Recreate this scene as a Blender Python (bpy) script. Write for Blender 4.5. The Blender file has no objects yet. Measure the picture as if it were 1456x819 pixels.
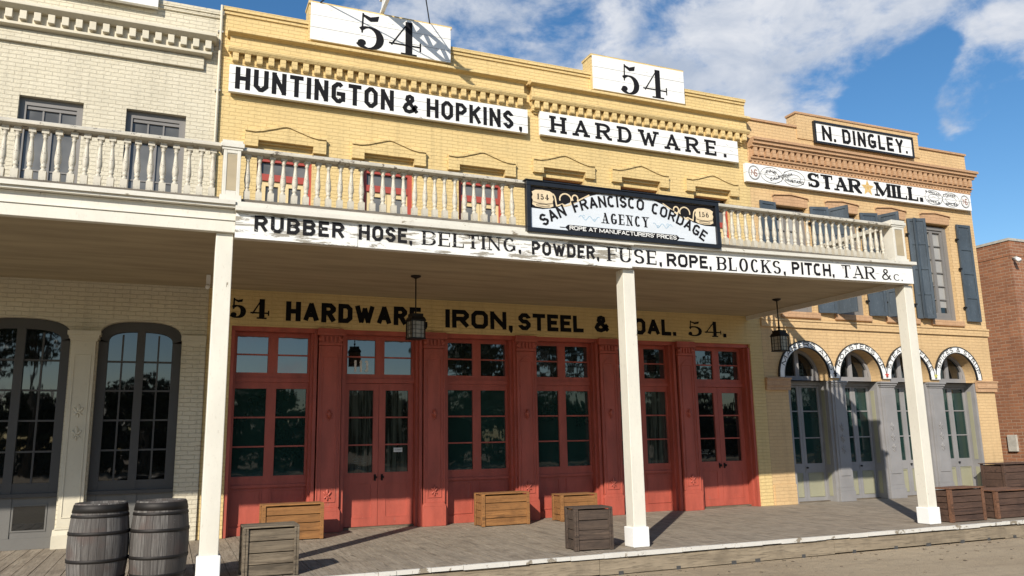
import bpy, bmesh, math, random
from mathutils import Vector, Matrix
random.seed(7)
C = bpy.context.scene.collection
PI = math.pi
rad = math.radians

# ------------------------------------------------------------------ camera, sky, sun, exposure
EYE = 1.45
YAW, PITCH, ROLL, FPX = 0.400767708, 0.188023460, -0.0179677838, 1139.326
f_ = Vector((math.sin(YAW)*math.cos(PITCH), math.cos(YAW)*math.cos(PITCH), math.sin(PITCH)))
r_ = Vector((math.cos(YAW), -math.sin(YAW), 0)); u_ = r_.cross(f_)
r2 = math.cos(ROLL)*r_ + math.sin(ROLL)*u_
u2 = -math.sin(ROLL)*r_ + math.cos(ROLL)*u_
cd = bpy.data.cameras.new('camera'); cam = bpy.data.objects.new('camera', cd); C.objects.link(cam)
cam.matrix_world = Matrix(((r2.x, u2.x, -f_.x, 0), (r2.y, u2.y, -f_.y, 0), (r2.z, u2.z, -f_.z, EYE), (0, 0, 0, 1)))
cd.sensor_width = 36; cd.lens = FPX/1456*36; cd.clip_end = 3000; cd.clip_start = 0.05
bpy.context.scene.camera = cam

SUN_EL = 30.0
SUN_TO = Vector((-0.644*math.cos(rad(SUN_EL)), -0.765*math.cos(rad(SUN_EL)), math.sin(rad(SUN_EL))))
w = bpy.data.worlds.new('World'); bpy.context.scene.world = w; w.use_nodes = True
sd = bpy.data.lights.new('sun', 'SUN'); sun = bpy.data.objects.new('sun', sd); C.objects.link(sun)
sd.energy = 4.6; sd.angle = rad(0.5); sd.color = (1.0, 0.93, 0.82)
sun.rotation_euler = SUN_TO.to_track_quat('Z', 'Y').to_euler(); sun.location = (-20, -20, 30)
vs = bpy.context.scene.view_settings
vs.view_transform = 'Standard'; vs.look = 'None'; vs.exposure = 0.35; vs.gamma = 1; vs.use_curve_mapping = False
bpy.context.scene.cycles.max_bounces = 8
bpy.context.scene.cycles.diffuse_bounces = 5

def pix_dir(px, py):
    a, b = (px-728)/FPX, (py-409.5)/FPX
    return (r2*a - u2*b + f_).normalized()

def build_sky():
    nt = w.node_tree; N = nt.nodes; N.clear(); K = nt.links.new
    out = N.new('ShaderNodeOutputWorld'); bg = N.new('ShaderNodeBackground'); bg.inputs[1].default_value = 0.085
    sky = N.new('ShaderNodeTexSky'); sky.sky_type = 'NISHITA'; sky.sun_disc = False
    sky.sun_elevation = rad(SUN_EL); sky.sun_rotation = math.atan2(SUN_TO.x, SUN_TO.y)
    sky.air_density = 1.0; sky.dust_density = 0.4; sky.ozone_density = 2.0
    tc = N.new('ShaderNodeTexCoord')
    hs = N.new('ShaderNodeHueSaturation'); hs.inputs['Saturation'].default_value = 1.28; hs.inputs['Value'].default_value = 1.25
    K(sky.outputs[0], hs.inputs['Color'])
    def math_(op, a, b=None, clamp=False):
        m = N.new('ShaderNodeMath'); m.operation = op; m.use_clamp = clamp
        for i, v in enumerate((a, b)):
            if v is None: continue
            if isinstance(v, (int, float)): m.inputs[i].default_value = v
            else: K(v, m.inputs[i])
        return m.outputs[0]
    # direction, flattened so that the clouds lie in broad banks
    sep = N.new('ShaderNodeSeparateXYZ'); K(tc.outputs['Generated'], sep.inputs[0])
    cb = N.new('ShaderNodeCombineXYZ')
    K(sep.outputs[0], cb.inputs[0]); K(sep.outputs[1], cb.inputs[1]); K(math_('MULTIPLY', sep.outputs[2], 1.7), cb.inputs[2])
    def noise(scale, det, rough, dist=0.0, off=(0, 0, 0)):
        mp = N.new('ShaderNodeMapping'); mp.inputs['Location'].default_value = off
        K(cb.outputs[0], mp.inputs[0])
        n = N.new('ShaderNodeTexNoise'); n.inputs['Scale'].default_value = scale; n.inputs['Detail'].default_value = det
        n.inputs['Roughness'].default_value = rough; n.inputs['Distortion'].default_value = dist
        K(mp.outputs[0], n.inputs['Vector']); return n.outputs['Fac']
    n1 = noise(5.5, 11, 0.58, 0.25, (3.1, 1.7, 0))
    n2 = noise(15.0, 8, 0.60, 0.2, (0.4, 5.2, 0))
    # cloud banks: where in the sky the banks lie
    dens = None
    blobs = [(640, 40, 0.13, 0.24), (760, 30, 0.12, 0.26), (880, 60, 0.13, 0.30), (1000, 80, 0.13, 0.30), (1130, 70, 0.11, 0.26), (1100, 135, 0.07, 0.24), (1000, -120, 0.20, 0.25),
             (1250, 30, 0.06, 0.20), (1390, 110, 0.055, 0.42), (1368, 162, 0.036, 0.46), (1435, 50, 0.045, 0.30), (1320, 10, 0.04, 0.14),
             (1430, 325, 0.03, 0.10), (600, -60, 0.16, 0.15), (1200, -200, 0.2, 0.2), (500, 10, 0.04, 0.10)]
    blues = [(370, 0, 0.09, 0.20), (1330, 250, 0.10, 0.16), (1440, 240, 0.07, 0.16), (1300, 130, 0.05, 0.20), (1310, 75, 0.03, 0.10), (1440, 185, 0.04, 0.25), (1350, 60, 0.025, 0.2), (1090, 20, 0.04, 0.20), (960, 95, 0.03, 0.08), (600, 5, 0.03, 0.06), (1230, 160, 0.04, 0.25)]
    for (px, py, r, amp), sg in [(b, 1) for b in blobs] + [(b, -1) for b in blues]:
        d = pix_dir(px, py)
        vm = N.new('ShaderNodeVectorMath'); vm.operation = 'DISTANCE'; vm.inputs[1].default_value = d
        K(tc.outputs['Generated'], vm.inputs[0])
        mr = N.new('ShaderNodeMapRange'); mr.interpolation_type = 'SMOOTHSTEP'
        mr.inputs['From Min'].default_value = r*1.5; mr.inputs['From Max'].default_value = 0
        mr.inputs['To Min'].default_value = 0; mr.inputs['To Max'].default_value = amp*sg
        K(vm.outputs['Value'], mr.inputs[0])
        dens = mr.outputs[0] if dens is None else math_('ADD', dens, mr.outputs[0])
    dens = math_('MINIMUM', dens, 0.25)
    base = math_('ADD', n1, math_('MULTIPLY', math_('SUBTRACT', n2, 0.5), 0.62))
    t = math_('ADD', base, dens)
    mr = N.new('ShaderNodeMapRange'); mr.interpolation_type = 'SMOOTHSTEP'
    mr.inputs['From Min'].default_value = 0.55; mr.inputs['From Max'].default_value = 0.83
    K(t, mr.inputs[0])
    mask = math_('MULTIPLY', mr.outputs[0], 0.95)
    # body of the cloud: bright tops, greyer thick parts
    ramp = N.new('ShaderNodeValToRGB'); e = ramp.color_ramp.elements
    e[0].position = 0.34; e[0].color = (4.3, 4.95, 6.1, 1)
    e[1].position = 0.66; e[1].color = (8.0, 8.1, 8.4, 1)
    K(noise(8.0, 9, 0.60, 0.3, (8.1, 2.2, 0)), ramp.inputs[0])
    mx = N.new('ShaderNodeMixRGB'); K(mask, mx.inputs[0]); K(hs.outputs[0], mx.inputs[1]); K(ramp.outputs[0], mx.inputs[2])
    K(mx.outputs[0], bg.inputs[0]); K(bg.outputs[0], out.inputs[0])
build_sky()

# ------------------------------------------------------------------ materials
def new_mat(name):
    m = bpy.data.materials.new(name); m.use_nodes = True
    nt = m.node_tree; b = nt.nodes['Principled BSDF']
    return m, nt, b

class NB:
    """small node-building helper"""
    def __init__(s, nt): s.nt = nt; s.N = nt.nodes; s.K = nt.links.new
    def put(s, v, sock):
        if isinstance(v, (int, float)): sock.default_value = v
        elif isinstance(v, tuple): sock.default_value = v if len(v) == len(sock.default_value) else (*v, 1)
        else: s.K(v, sock)
    def math(s, op, a, b=None, clamp=False):
        m = s.N.new('ShaderNodeMath'); m.operation = op; m.use_clamp = clamp
        s.put(a, m.inputs[0])
        if b is not None: s.put(b, m.inputs[1])
        return m.outputs[0]
    def coord(s, scale=(1, 1, 1), which='Object'):
        tc = s.N.new('ShaderNodeTexCoord'); mp = s.N.new('ShaderNodeMapping'); mp.inputs['Scale'].default_value = scale
        s.K(tc.outputs[which], mp.inputs[0]); return mp.outputs[0]
    def noise(s, vec, scale, det=4, rough=0.55, dist=0):
        n = s.N.new('ShaderNodeTexNoise'); n.inputs['Scale'].default_value = scale; n.inputs['Detail'].default_value = det
        n.inputs['Roughness'].default_value = rough; n.inputs['Distortion'].default_value = dist
        s.K(vec, n.inputs['Vector']); return n.outputs['Fac']
    def step(s, v, a, b, lo=0, hi=1):
        m = s.N.new('ShaderNodeMapRange'); m.interpolation_type = 'SMOOTHSTEP'
        m.inputs[1].default_value = a; m.inputs[2].default_value = b; m.inputs[3].default_value = lo; m.inputs[4].default_value = hi
        s.K(v, m.inputs[0]); return m.outputs[0]
    def mix(s, f, a, b, mode='MIX'):
        m = s.N.new('ShaderNodeMixRGB'); m.blend_type = mode
        s.put(f, m.inputs[0]); s.put(a, m.inputs[1]); s.put(b, m.inputs[2]); return m.outputs[0]
    def bump(s, h, bsdf, strength=0.3, dist=0.01):
        b = s.N.new('ShaderNodeBump'); b.inputs['Strength'].default_value = strength; b.inputs['Distance'].default_value = dist
        s.K(h, b.inputs['Height']); s.K(b.outputs[0], bsdf.inputs['Normal'])
    def rand(s):
        return s.N.new('ShaderNodeObjectInfo').outputs['Random']

def brick_mat(name, c1, c2, mortar, rough=0.8, bl=0.21, bh=0.069, msize=0.006, bump=0.6, wear=None, wear_amt=0.0):
    m, nt, b = new_mat(name); n = NB(nt)
    tc = n.N.new('ShaderNodeTexCoord'); sp = n.N.new('ShaderNodeSeparateXYZ'); n.K(tc.outputs['Object'], sp.inputs[0])
    cbn = n.N.new('ShaderNodeCombineXYZ'); n.K(n.math('ADD', sp.outputs[0], sp.outputs[1]), cbn.inputs[0])
    warp = n.noise(tc.outputs['Object'], 6.0, 3)
    n.K(n.math('ADD', sp.outputs[2], n.math('MULTIPLY', n.math('SUBTRACT', warp, 0.5), 0.030)), cbn.inputs[1])
    br = n.N.new('ShaderNodeTexBrick'); n.K(cbn.outputs[0], br.inputs['Vector'])
    br.inputs['Color1'].default_value = (*c1, 1); br.inputs['Color2'].default_value = (*c2, 1); br.inputs['Mortar'].default_value = (*mortar, 1)
    br.inputs['Scale'].default_value = 1; br.inputs['Mortar Size'].default_value = msize; br.inputs['Mortar Smooth'].default_value = 0.4
    br.inputs['Brick Width'].default_value = bl; br.inputs['Row Height'].default_value = bh; br.inputs['Bias'].default_value = 0.0
    big = n.noise(tc.outputs['Object'], 0.8, 5, 0.6)
    fine = n.noise(tc.outputs['Object'], 38, 4, 0.65)
    col = n.mix(n.step(big, 0.35, 0.75, 0, 0.5), br.outputs['Color'], tuple(x*0.76 for x in c1))
    col = n.mix(n.step(fine, 0.35, 0.7, 0.0, 0.18), col, tuple(min(1, x*1.15) for x in c2))
    # soft streaks of grime running down
    st = n.noise(n.coord((7, 7, 0.5)), 1.0, 5, 0.6)
    col = n.mix(n.step(st, 0.50, 0.75, 0, 0.36), col, tuple(x*0.6 for x in c1))
    if wear:
        wn = n.noise(tc.outputs['Object'], 2.6, 8, 0.7)
        col = n.mix(n.step(wn, 0.62, 0.70, 0, wear_amt), col, wear)
    n.K(col, b.inputs['Base Color']); b.inputs['Roughness'].default_value = rough
    h = n.math('ADD', n.math('MULTIPLY', n.math('SUBTRACT', 1.0, br.outputs['Fac']), 1.0), n.math('MULTIPLY', n.noise(tc.outputs['Object'], 18, 6, 0.7), 1.1))
    n.bump(h, b, bump, 0.012)
    return m

def paint_mat(name, col, rough=0.55, var=0.12, dirt=None, dirt_amt=0.25, peel=None, peel_at=0.66, scale=1.0, bump=0.12, stretch=(1, 1, 1), peel_scale=5.0):
    m, nt, b = new_mat(name); n = NB(nt)
    v = n.coord(stretch)
    big = n.noise(v, 1.7*scale, 5, 0.6); fine = n.noise(v, 22*scale, 5, 0.65)
    c = n.mix(n.step(big, 0.3, 0.75, 0, 1), col, tuple(x*(1-var) for x in col))
    d = dirt or tuple(x*0.55 for x in col)
    c = n.mix(n.step(fine, 0.55, 0.75, 0, dirt_amt), c, d)
    h = fine
    if peel:
        pn = n.noise(v, peel_scale*scale, 9, 0.72, 0.4)
        pm = n.step(pn, peel_at, peel_at+0.03)
        pc = n.mix(n.noise(v, 40, 3), peel, tuple(x*0.55 for x in peel))
        c = n.mix(pm, c, pc)
        h = n.math('SUBTRACT', n.math('MULTIPLY', fine, 0.4), n.math('MULTIPLY', pm, 1.2))
    n.K(c, b.inputs['Base Color']); b.inputs['Roughness'].default_value = rough
    n.bump(h, b, bump, 0.006)
    return m

def wood_mat(name, c1, c2, axis='x', rough=0.85, board=None, gap=0.0, bump=0.5, knots=True, ringscale=1.0):
    """grain along axis; per-object variation from Object Info; board = pitch of separate boards across (colour differs per board)"""
    m, nt, b = new_mat(name); n = NB(nt)
    sc = {'x': (1.2, 22, 22), 'y': (22, 1.2, 22), 'z': (22, 22, 1.2)}[axis]
    tc = n.N.new('ShaderNodeTexCoord'); sp = n.N.new('ShaderNodeSeparateXYZ'); n.K(tc.outputs['Object'], sp.inputs[0])
    shift = n.math('MULTIPLY', n.rand(), 40.0)
    if board:
        ax, p = board
        bi = n.math('FLOOR', n.math('DIVIDE', sp.outputs['xyz'.index(ax)], p))
        wn = n.N.new('ShaderNodeTexWhiteNoise'); wn.noise_dimensions = '1D'; n.K(bi, wn.inputs['W']); br = wn.outputs['Value']
        shift = n.math('ADD', shift, n.math('MULTIPLY', br, 17.0))
    else: br = n.rand()
    cb = n.N.new('ShaderNodeCombineXYZ')
    for i in range(3): n.K(n.math('ADD', n.math('MULTIPLY', sp.outputs[i], sc[i]*ringscale), shift), cb.inputs[i])
    g1 = n.noise(cb.outputs[0], 1.0, 6, 0.62, 0.6); g2 = n.noise(cb.outputs[0], 4.0, 4, 0.6)
    c = n.mix(n.step(g1, 0.3, 0.7), c1, c2)
    c = n.mix(n.step(g2, 0.50, 0.68, 0, 0.8), c, tuple(x*0.35 for x in c1))
    kn = n.noise(cb.outputs[0], 0.45, 2, 0.5, 1.5); c = n.mix(n.step(kn, 0.63, 0.70, 0, 0.7 if knots else 0), c, tuple(x*0.3 for x in c1))
    c = n.mix(n.step(br, 0.0, 1.0, 0.0, 0.4), c, tuple(x*0.6 for x in c2))
    blot = n.noise(tc.outputs['Object'], 3.0, 4, 0.6)
    c = n.mix(n.step(blot, 0.45, 0.75, 0, 0.55), c, tuple(x*0.5 for x in c1))
    n.K(c, b.inputs['Base Color']); b.inputs['Roughness'].default_value = rough
    n.bump(n.math('ADD', g1, n.math('MULTIPLY', g2, 0.6)), b, bump, 0.006)
    return m

def glass_mat(name, tint, ior=1.75, wave=0.02, vari=0.5):
    """old, slightly wavy window glass with a dim room or a lowered shade behind it"""
    m, nt, b = new_mat(name); n = NB(nt)
    v = n.coord((1, 1, 1)); nz = n.noise(v, 1.3, 3)
    c = n.mix(n.step(nz, 0.35, 0.7, 0, 1), tint, tuple(x*(1-vari) for x in tint))
    n.K(c, b.inputs['Base Color']); b.inputs['Roughness'].default_value = 0.02; b.inputs['IOR'].default_value = ior
    n.bump(n.noise(n.coord((2.2, 2.2, 0.8)), 2.0, 2, 0.4), b, 1.0, wave)
    return m

def curtain_glass(name, tint):
    """shop glass with pale hanging curtains close behind it"""
    m, nt, b = new_mat(name); n = NB(nt)
    fold = n.noise(n.coord((9, 9, 0.35)), 1.6, 4, 0.6, 0.3)
    n.K(n.mix(n.step(fold, 0.38, 0.62), tint, tuple(x*0.18 for x in tint)), b.inputs['Base Color'])
    b.inputs['Roughness'].default_value = 0.02; b.inputs['IOR'].default_value = 1.65
    n.bump(n.noise(n.coord((2.2, 2.2, 0.8)), 2.0, 2, 0.4), b, 1.0, 0.0016)
    return m

def plain(name, col, rough=0.6, metallic=0.0):
    m, nt, b = new_mat(name); n = NB(nt)
    v = n.coord(); nz = n.noise(v, 9, 4, 0.6)
    n.K(n.mix(n.step(nz, 0.3, 0.75), col, tuple(x*0.75 for x in col)), b.inputs['Base Color'])
    b.inputs['Roughness'].default_value = rough; b.inputs['Metallic'].default_value = metallic
    n.bump(nz, b, 0.08, 0.004)
    return m

def ink_mat(name, col, worn, amt=1.0, at=0.6, scale=7.0):
    m, nt, b = new_mat(name); n = NB(nt)
    v = n.coord((1, 1, 2.4)); nz = n.noise(v, scale, 9, 0.75, 0.4)
    big = n.noise(v, 0.9, 3)
    t = n.math('ADD', nz, n.math('MULTIPLY', n.math('SUBTRACT', big, 0.5), 0.35))
    n.K(n.mix(n.step(t, at, at+0.05, 0, amt), col, worn), b.inputs['Base Color']); b.inputs['Roughness'].default_value = 0.85; b.inputs['Specular IOR Level'].default_value = 0.15
    return m

M = {}
M['yellow'] = brick_mat('painted_yellow_brick', (0.64, 0.475, 0.215), (0.66, 0.495, 0.23), (0.585, 0.42, 0.18), bump=0.85, msize=0.005)
M['cream'] = brick_mat('painted_cream_brick', (0.60, 0.545, 0.415), (0.63, 0.575, 0.445), (0.51, 0.455, 0.34), bump=0.95, msize=0.005)
M['tan'] = brick_mat('buff_brick', (0.58, 0.395, 0.20), (0.62, 0.43, 0.22), (0.49, 0.325, 0.165), bump=0.6, bh=0.072, bl=0.22, msize=0.006)
M['tan_trim'] = brick_mat('terracotta_brick', (0.46, 0.275, 0.15), (0.51, 0.32, 0.18), (0.34, 0.20, 0.11), bump=0.4)
M['red_brick'] = brick_mat('red_brick', (0.20, 0.085, 0.045), (0.30, 0.13, 0.065), (0.32, 0.23, 0.16), bump=0.5, bl=0.26, bh=0.085, msize=0.010)
M['yellow_trim'] = paint_mat('yellow_painted_trim', (0.66, 0.52, 0.28), 0.7, 0.12, bump=0.25)
M['cream_trim'] = paint_mat('cream_painted_trim', (0.60, 0.55, 0.43), 0.6, 0.12, bump=0.2)
M['red'] = paint_mat('red_painted_wood', (0.43, 0.092, 0.060), 0.5, 0.30, bump=0.25, dirt=(0.19, 0.035, 0.025), dirt_amt=0.4, peel=(0.42, 0.13, 0.09), peel_at=0.63, stretch=(2.5, 2.5, 0.7))
M['red_up'] = paint_mat('red_painted_casing', (0.36, 0.058, 0.040), 0.5, 0.12, bump=0.12)
M['white'] = paint_mat('white_painted_wood', (0.64, 0.615, 0.54), 0.5, 0.14, dirt=(0.42, 0.38, 0.3), dirt_amt=0.45, peel=(0.30, 0.25, 0.18), peel_at=0.625, bump=0.3, stretch=(1, 1, 1.6))
M['post'] = paint_mat('cream_white_post_paint', (0.68, 0.65, 0.56), 0.5, 0.12, dirt=(0.42, 0.38, 0.3), dirt_amt=0.45, peel=(0.32, 0.27, 0.20), peel_at=0.645, bump=0.35, stretch=(1.6, 1.6, 0.6))
M['white_clean'] = paint_mat('fresh_white_paint', (0.80, 0.80, 0.78), 0.5, 0.06, dirt=(0.55, 0.53, 0.48), dirt_amt=0.15, bump=0.1)
M['baluster'] = paint_mat('old_white_baluster_paint', (0.54, 0.50, 0.41), 0.55, 0.25, dirt=(0.24, 0.20, 0.15), dirt_amt=0.6, peel=(0.16, 0.13, 0.095), peel_at=0.575, bump=0.3, scale=2.2)
M['rail_dark'] = wood_mat('rotten_grey_timber', (0.10, 0.085, 0.065), (0.24, 0.21, 0.17), 'x')
M['sign_white'] = paint_mat('sign_white_boards', (0.78, 0.78, 0.76), 0.5, 0.08, dirt=(0.5, 0.5, 0.48), dirt_amt=0.25, peel=(0.36, 0.34, 0.31), peel_at=0.635, bump=0.25, stretch=(0.5, 1, 3.0))
M['sign_peel'] = paint_mat('peeling_sign_white', (0.76, 0.76, 0.73), 0.55, 0.1, dirt=(0.45, 0.42, 0.36), dirt_amt=0.4, peel=(0.36, 0.33, 0.27), peel_at=0.53, bump=0.4, stretch=(0.45, 1, 3.2), peel_scale=3.5)
M['black'] = ink_mat('black_sign_paint', (0.010, 0.010, 0.012), (0.10, 0.10, 0.10), 0.6, 0.66)
M['black_worn'] = ink_mat('worn_black_sign_paint', (0.014, 0.014, 0.016), (0.55, 0.54, 0.5), 0.85, 0.60)
M['black_wall'] = ink_mat('black_wall_lettering', (0.006, 0.006, 0.007), (0.03, 0.025, 0.018), 0.6, 0.65)
M['ceiling'] = paint_mat('porch_ceiling_paint', (0.42, 0.345, 0.225), 0.7, 0.3, bump=0.15, stretch=(0.4, 3, 1))
M['glass_shop'] = glass_mat('shop_glass', (0.013, 0.036, 0.031), 1.65, 0.0016, 0.25)
M['glass_curt'] = curtain_glass('curtained_shop_glass', (0.055, 0.068, 0.055))
M['glass_trans'] = glass_mat('transom_glass', (0.010, 0.012, 0.013), 2.2, 0.0010)
M['glass_cream'] = glass_mat('arched_window_glass', (0.006, 0.007, 0.007), 1.9, 0.0012)
M['glass_up'] = glass_mat('upper_window_glass', (0.16, 0.16, 0.155), 1.45, 0.003)
M['glass_curtain'] = glass_mat('curtained_glass', (0.34, 0.33, 0.31), 1.4, 0.004, 0.15)
M['grey_frame'] = paint_mat('dark_grey_frame', (0.058, 0.055, 0.052), 0.55, 0.12)
M['grey_panel'] = paint_mat('grey_panel_wood', (0.135, 0.13, 0.12), 0.55, 0.12)
M['grey_up'] = paint_mat('mauve_grey_frame', (0.185, 0.176, 0.168), 0.55, 0.12)
M['lav'] = paint_mat('lavender_grey_wood', (0.26, 0.252, 0.25), 0.55, 0.2, dirt=(0.3, 0.2, 0.15), dirt_amt=0.25)
M['olive'] = paint_mat('olive_panel', (0.30, 0.29, 0.20), 0.6, 0.1)
M['shutter'] = paint_mat('slate_blue_shutter', (0.062, 0.080, 0.098), 0.5, 0.35, dirt=(0.17, 0.20, 0.23), dirt_amt=0.55, stretch=(2, 2, 0.5))
M['iron'] = plain('black_iron', (0.018, 0.016, 0.014), 0.5, 0.6)
M['zinc'] = plain('grey_zinc_pipe', (0.38, 0.37, 0.35), 0.45, 0.4)
M['lamp_glass'] = plain('dull_lamp_glass', (0.34, 0.32, 0.27), 0.2)
M['board'] = wood_mat('weathered_deck_boards', (0.235, 0.19, 0.14), (0.36, 0.305, 0.235), 'y', board=('x', 0.18), bump=0.35)
M['curb'] = wood_mat('weathered_kerb_timber', (0.22, 0.175, 0.12), (0.33, 0.27, 0.19), 'x', bump=0.5)
M['lip'] = paint_mat('worn_white_edge_paint', (0.60, 0.58, 0.53), 0.6, 0.1, dirt=(0.4, 0.36, 0.3), dirt_amt=0.4, peel=(0.30, 0.255, 0.19), peel_at=0.57, bump=0.4, scale=1, peel_scale=4)
M['crate_orange'] = wood_mat('honey_crate_wood', (0.215, 0.094, 0.028), (0.335, 0.155, 0.048), 'x', board=('z', 0.128), bump=0.35)
M['crate_dark'] = wood_mat('dark_crate_wood', (0.045, 0.030, 0.022), (0.10, 0.068, 0.048), 'x', board=('z', 0.128), bump=0.6)
M['crate_grey'] = wood_mat('grey_crate_wood', (0.085, 0.064, 0.042), (0.22, 0.175, 0.12), 'x', board=('z', 0.128), bump=0.6)
M['crate_brown'] = wood_mat('brown_crate_wood', (0.060, 0.032, 0.022), (0.105, 0.058, 0.038), 'x', board=('z', 0.128), bump=0.5)
M['crate_brown_trim'] = wood_mat('brown_crate_trim', (0.12, 0.055, 0.03), (0.19, 0.09, 0.048), 'x', bump=0.5)
M['hoop'] = plain('rusty_hoop_iron', (0.022, 0.019, 0.017), 0.6, 0.5)
M['cream_paint'] = plain('parchment_paint', (0.72, 0.58, 0.38), 0.6)
M['blue_paint'] = plain('pale_blue_paint', (0.35, 0.5, 0.62), 0.6)
M['pale_board'] = paint_mat('pale_blue_white_board', (0.62, 0.66, 0.70), 0.5, 0.1, dirt=(0.55, 0.56, 0.58), dirt_amt=0.2, stretch=(0.5, 1, 3))
M['black_gloss'] = plain('black_frame_paint', (0.014, 0.015, 0.018), 0.35)
M['white_ink'] = plain('white_lettering', (0.80, 0.80, 0.77), 0.6)
M['thin_ink'] = plain('thin_black_line', (0.05, 0.05, 0.055), 0.6)
M['red_ink'] = plain('red_star_paint', (0.5, 0.06, 0.04), 0.6)
M['gold_ink'] = plain('gold_star_paint', (0.62, 0.40, 0.13), 0.6)
M['lime_ink'] = plain('yellow_green_star_paint', (0.5, 0.48, 0.12), 0.6)
M['brown_ink'] = plain('faded_brown_paint', (0.32, 0.16, 0.12), 0.6)
M['faint_ink'] = plain('faint_grey_lettering', (0.10, 0.11, 0.09), 0.6)
M['paper'] = plain('white_paper', (0.7, 0.72, 0.7), 0.6)
M['roof'] = plain('tar_roof', (0.06, 0.06, 0.06), 0.9)
M['metalbox'] = plain('pale_metal_box', (0.45, 0.43, 0.38), 0.5)

def barrel_mat():
    m, nt, b = new_mat('grey_barrel_staves'); n = NB(nt)
    tc = n.N.new('ShaderNodeTexCoord'); sp = n.N.new('ShaderNodeSeparateXYZ'); n.K(tc.outputs['Object'], sp.inputs[0])
    ang = n.math('ARCTAN2', sp.outputs[1], sp.outputs[0])
    sl = n.math('MULTIPLY', ang, 24/(2*PI)); fl = n.math('FLOOR', sl)
    wn = n.N.new('ShaderNodeTexWhiteNoise'); wn.noise_dimensions = '2D'
    cb0 = n.N.new('ShaderNodeCombineXYZ'); n.K(fl, cb0.inputs[0]); n.K(n.math('MULTIPLY', n.rand(), 9.0), cb0.inputs[1]); n.K(cb0.outputs[0], wn.inputs['Vector'])
    fr = n.math('ABSOLUTE', n.math('SUBTRACT', n.math('FRACT', sl), 0.5))
    gap = n.step(fr, 0.465, 0.495)
    cb = n.N.new('ShaderNodeCombineXYZ'); n.K(n.math('MULTIPLY', ang, 14.0), cb.inputs[0]); n.K(n.math('MULTIPLY', sp.outputs[2], 2.2), cb.inputs[1]); n.K(n.math('MULTIPLY', n.rand(), 30.0), cb.inputs[2])
    g = n.noise(cb.outputs[0], 1.5, 7, 0.68, 0.3)
    c = n.mix(n.step(g, 0.3, 0.72), (0.045, 0.040, 0.036), (0.17, 0.158, 0.145))
    c = n.mix(n.step(wn.outputs['Value'], 0.2, 1, 0, 0.8), c, (0.045, 0.038, 0.034))
    red = n.noise(tc.outputs['Object'], 3.5, 4)
    c = n.mix(n.step(red, 0.48, 0.7, 0, 0.6), c, (0.075, 0.045, 0.036))
    spots = n.noise(tc.outputs['Object'], 26, 3, 0.7)
    c = n.mix(n.step(spots, 0.70, 0.74, 0, 0.7), c, (0.35, 0.34, 0.32))
    c = n.mix(gap, c, (0.012, 0.011, 0.01))
    n.K(c, b.inputs['Base Color']); b.inputs['Roughness'].default_value = 0.8
    n.bump(n.math('SUBTRACT', g, gap), b, 0.5, 0.008)
    return m
M['barrel'] = barrel_mat()

def ground_mat():
    m, nt, b = new_mat('dry_dirt'); n = NB(nt); v = n.coord()
    a = n.noise(v, 0.35, 6, 0.6); d = n.noise(v, 5, 7, 0.65); e = n.noise(v, 60, 3, 0.6)
    t2 = n.noise(n.coord((0.5, 3.0, 1)), 1.2, 6, 0.65)
    c = n.mix(n.step(a, 0.3, 0.7), (0.33, 0.255, 0.165), (0.42, 0.335, 0.225))
    c = n.mix(n.step(d, 0.45, 0.72, 0, 0.5), c, (0.46, 0.36, 0.235))
    c = n.mix(n.step(e, 0.55, 0.75, 0, 0.5), c, (0.24, 0.185, 0.12))
    c = n.mix(n.step(t2, 0.45, 0.7, 0, 0.55), c, (0.235, 0.18, 0.12))
    pb = n.noise(v, 28, 2, 0.5); c = n.mix(n.step(pb, 0.66, 0.70, 0, 0.8), c, (0.16, 0.125, 0.09))
    n.K(c, b.inputs['Base Color']); b.inputs['Roughness'].default_value = 0.95
    n.bump(n.math('ADD', d, n.math('MULTIPLY', e, 0.5)), b, 0.9, 0.05)
    return m
M['dirt'] = ground_mat()

def leaf_mat(name, c):
    m, nt, b = new_mat(name); n = NB(nt); v = n.coord()
    nz = n.noise(v, 2.5, 3)
    n.K(n.mix(n.step(nz, 0.3, 0.7), c, tuple(x*0.5 for x in c)), b.inputs['Base Color']); b.inputs['Roughness'].default_value = 0.6
    return m
M['leaf'] = leaf_mat('leaves', (0.045, 0.075, 0.025)); M['leaf2'] = leaf_mat('dark_leaves', (0.03, 0.05, 0.02))
M['bark'] = wood_mat('bark', (0.09, 0.07, 0.05), (0.14, 0.11, 0.08), 'z')

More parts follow.
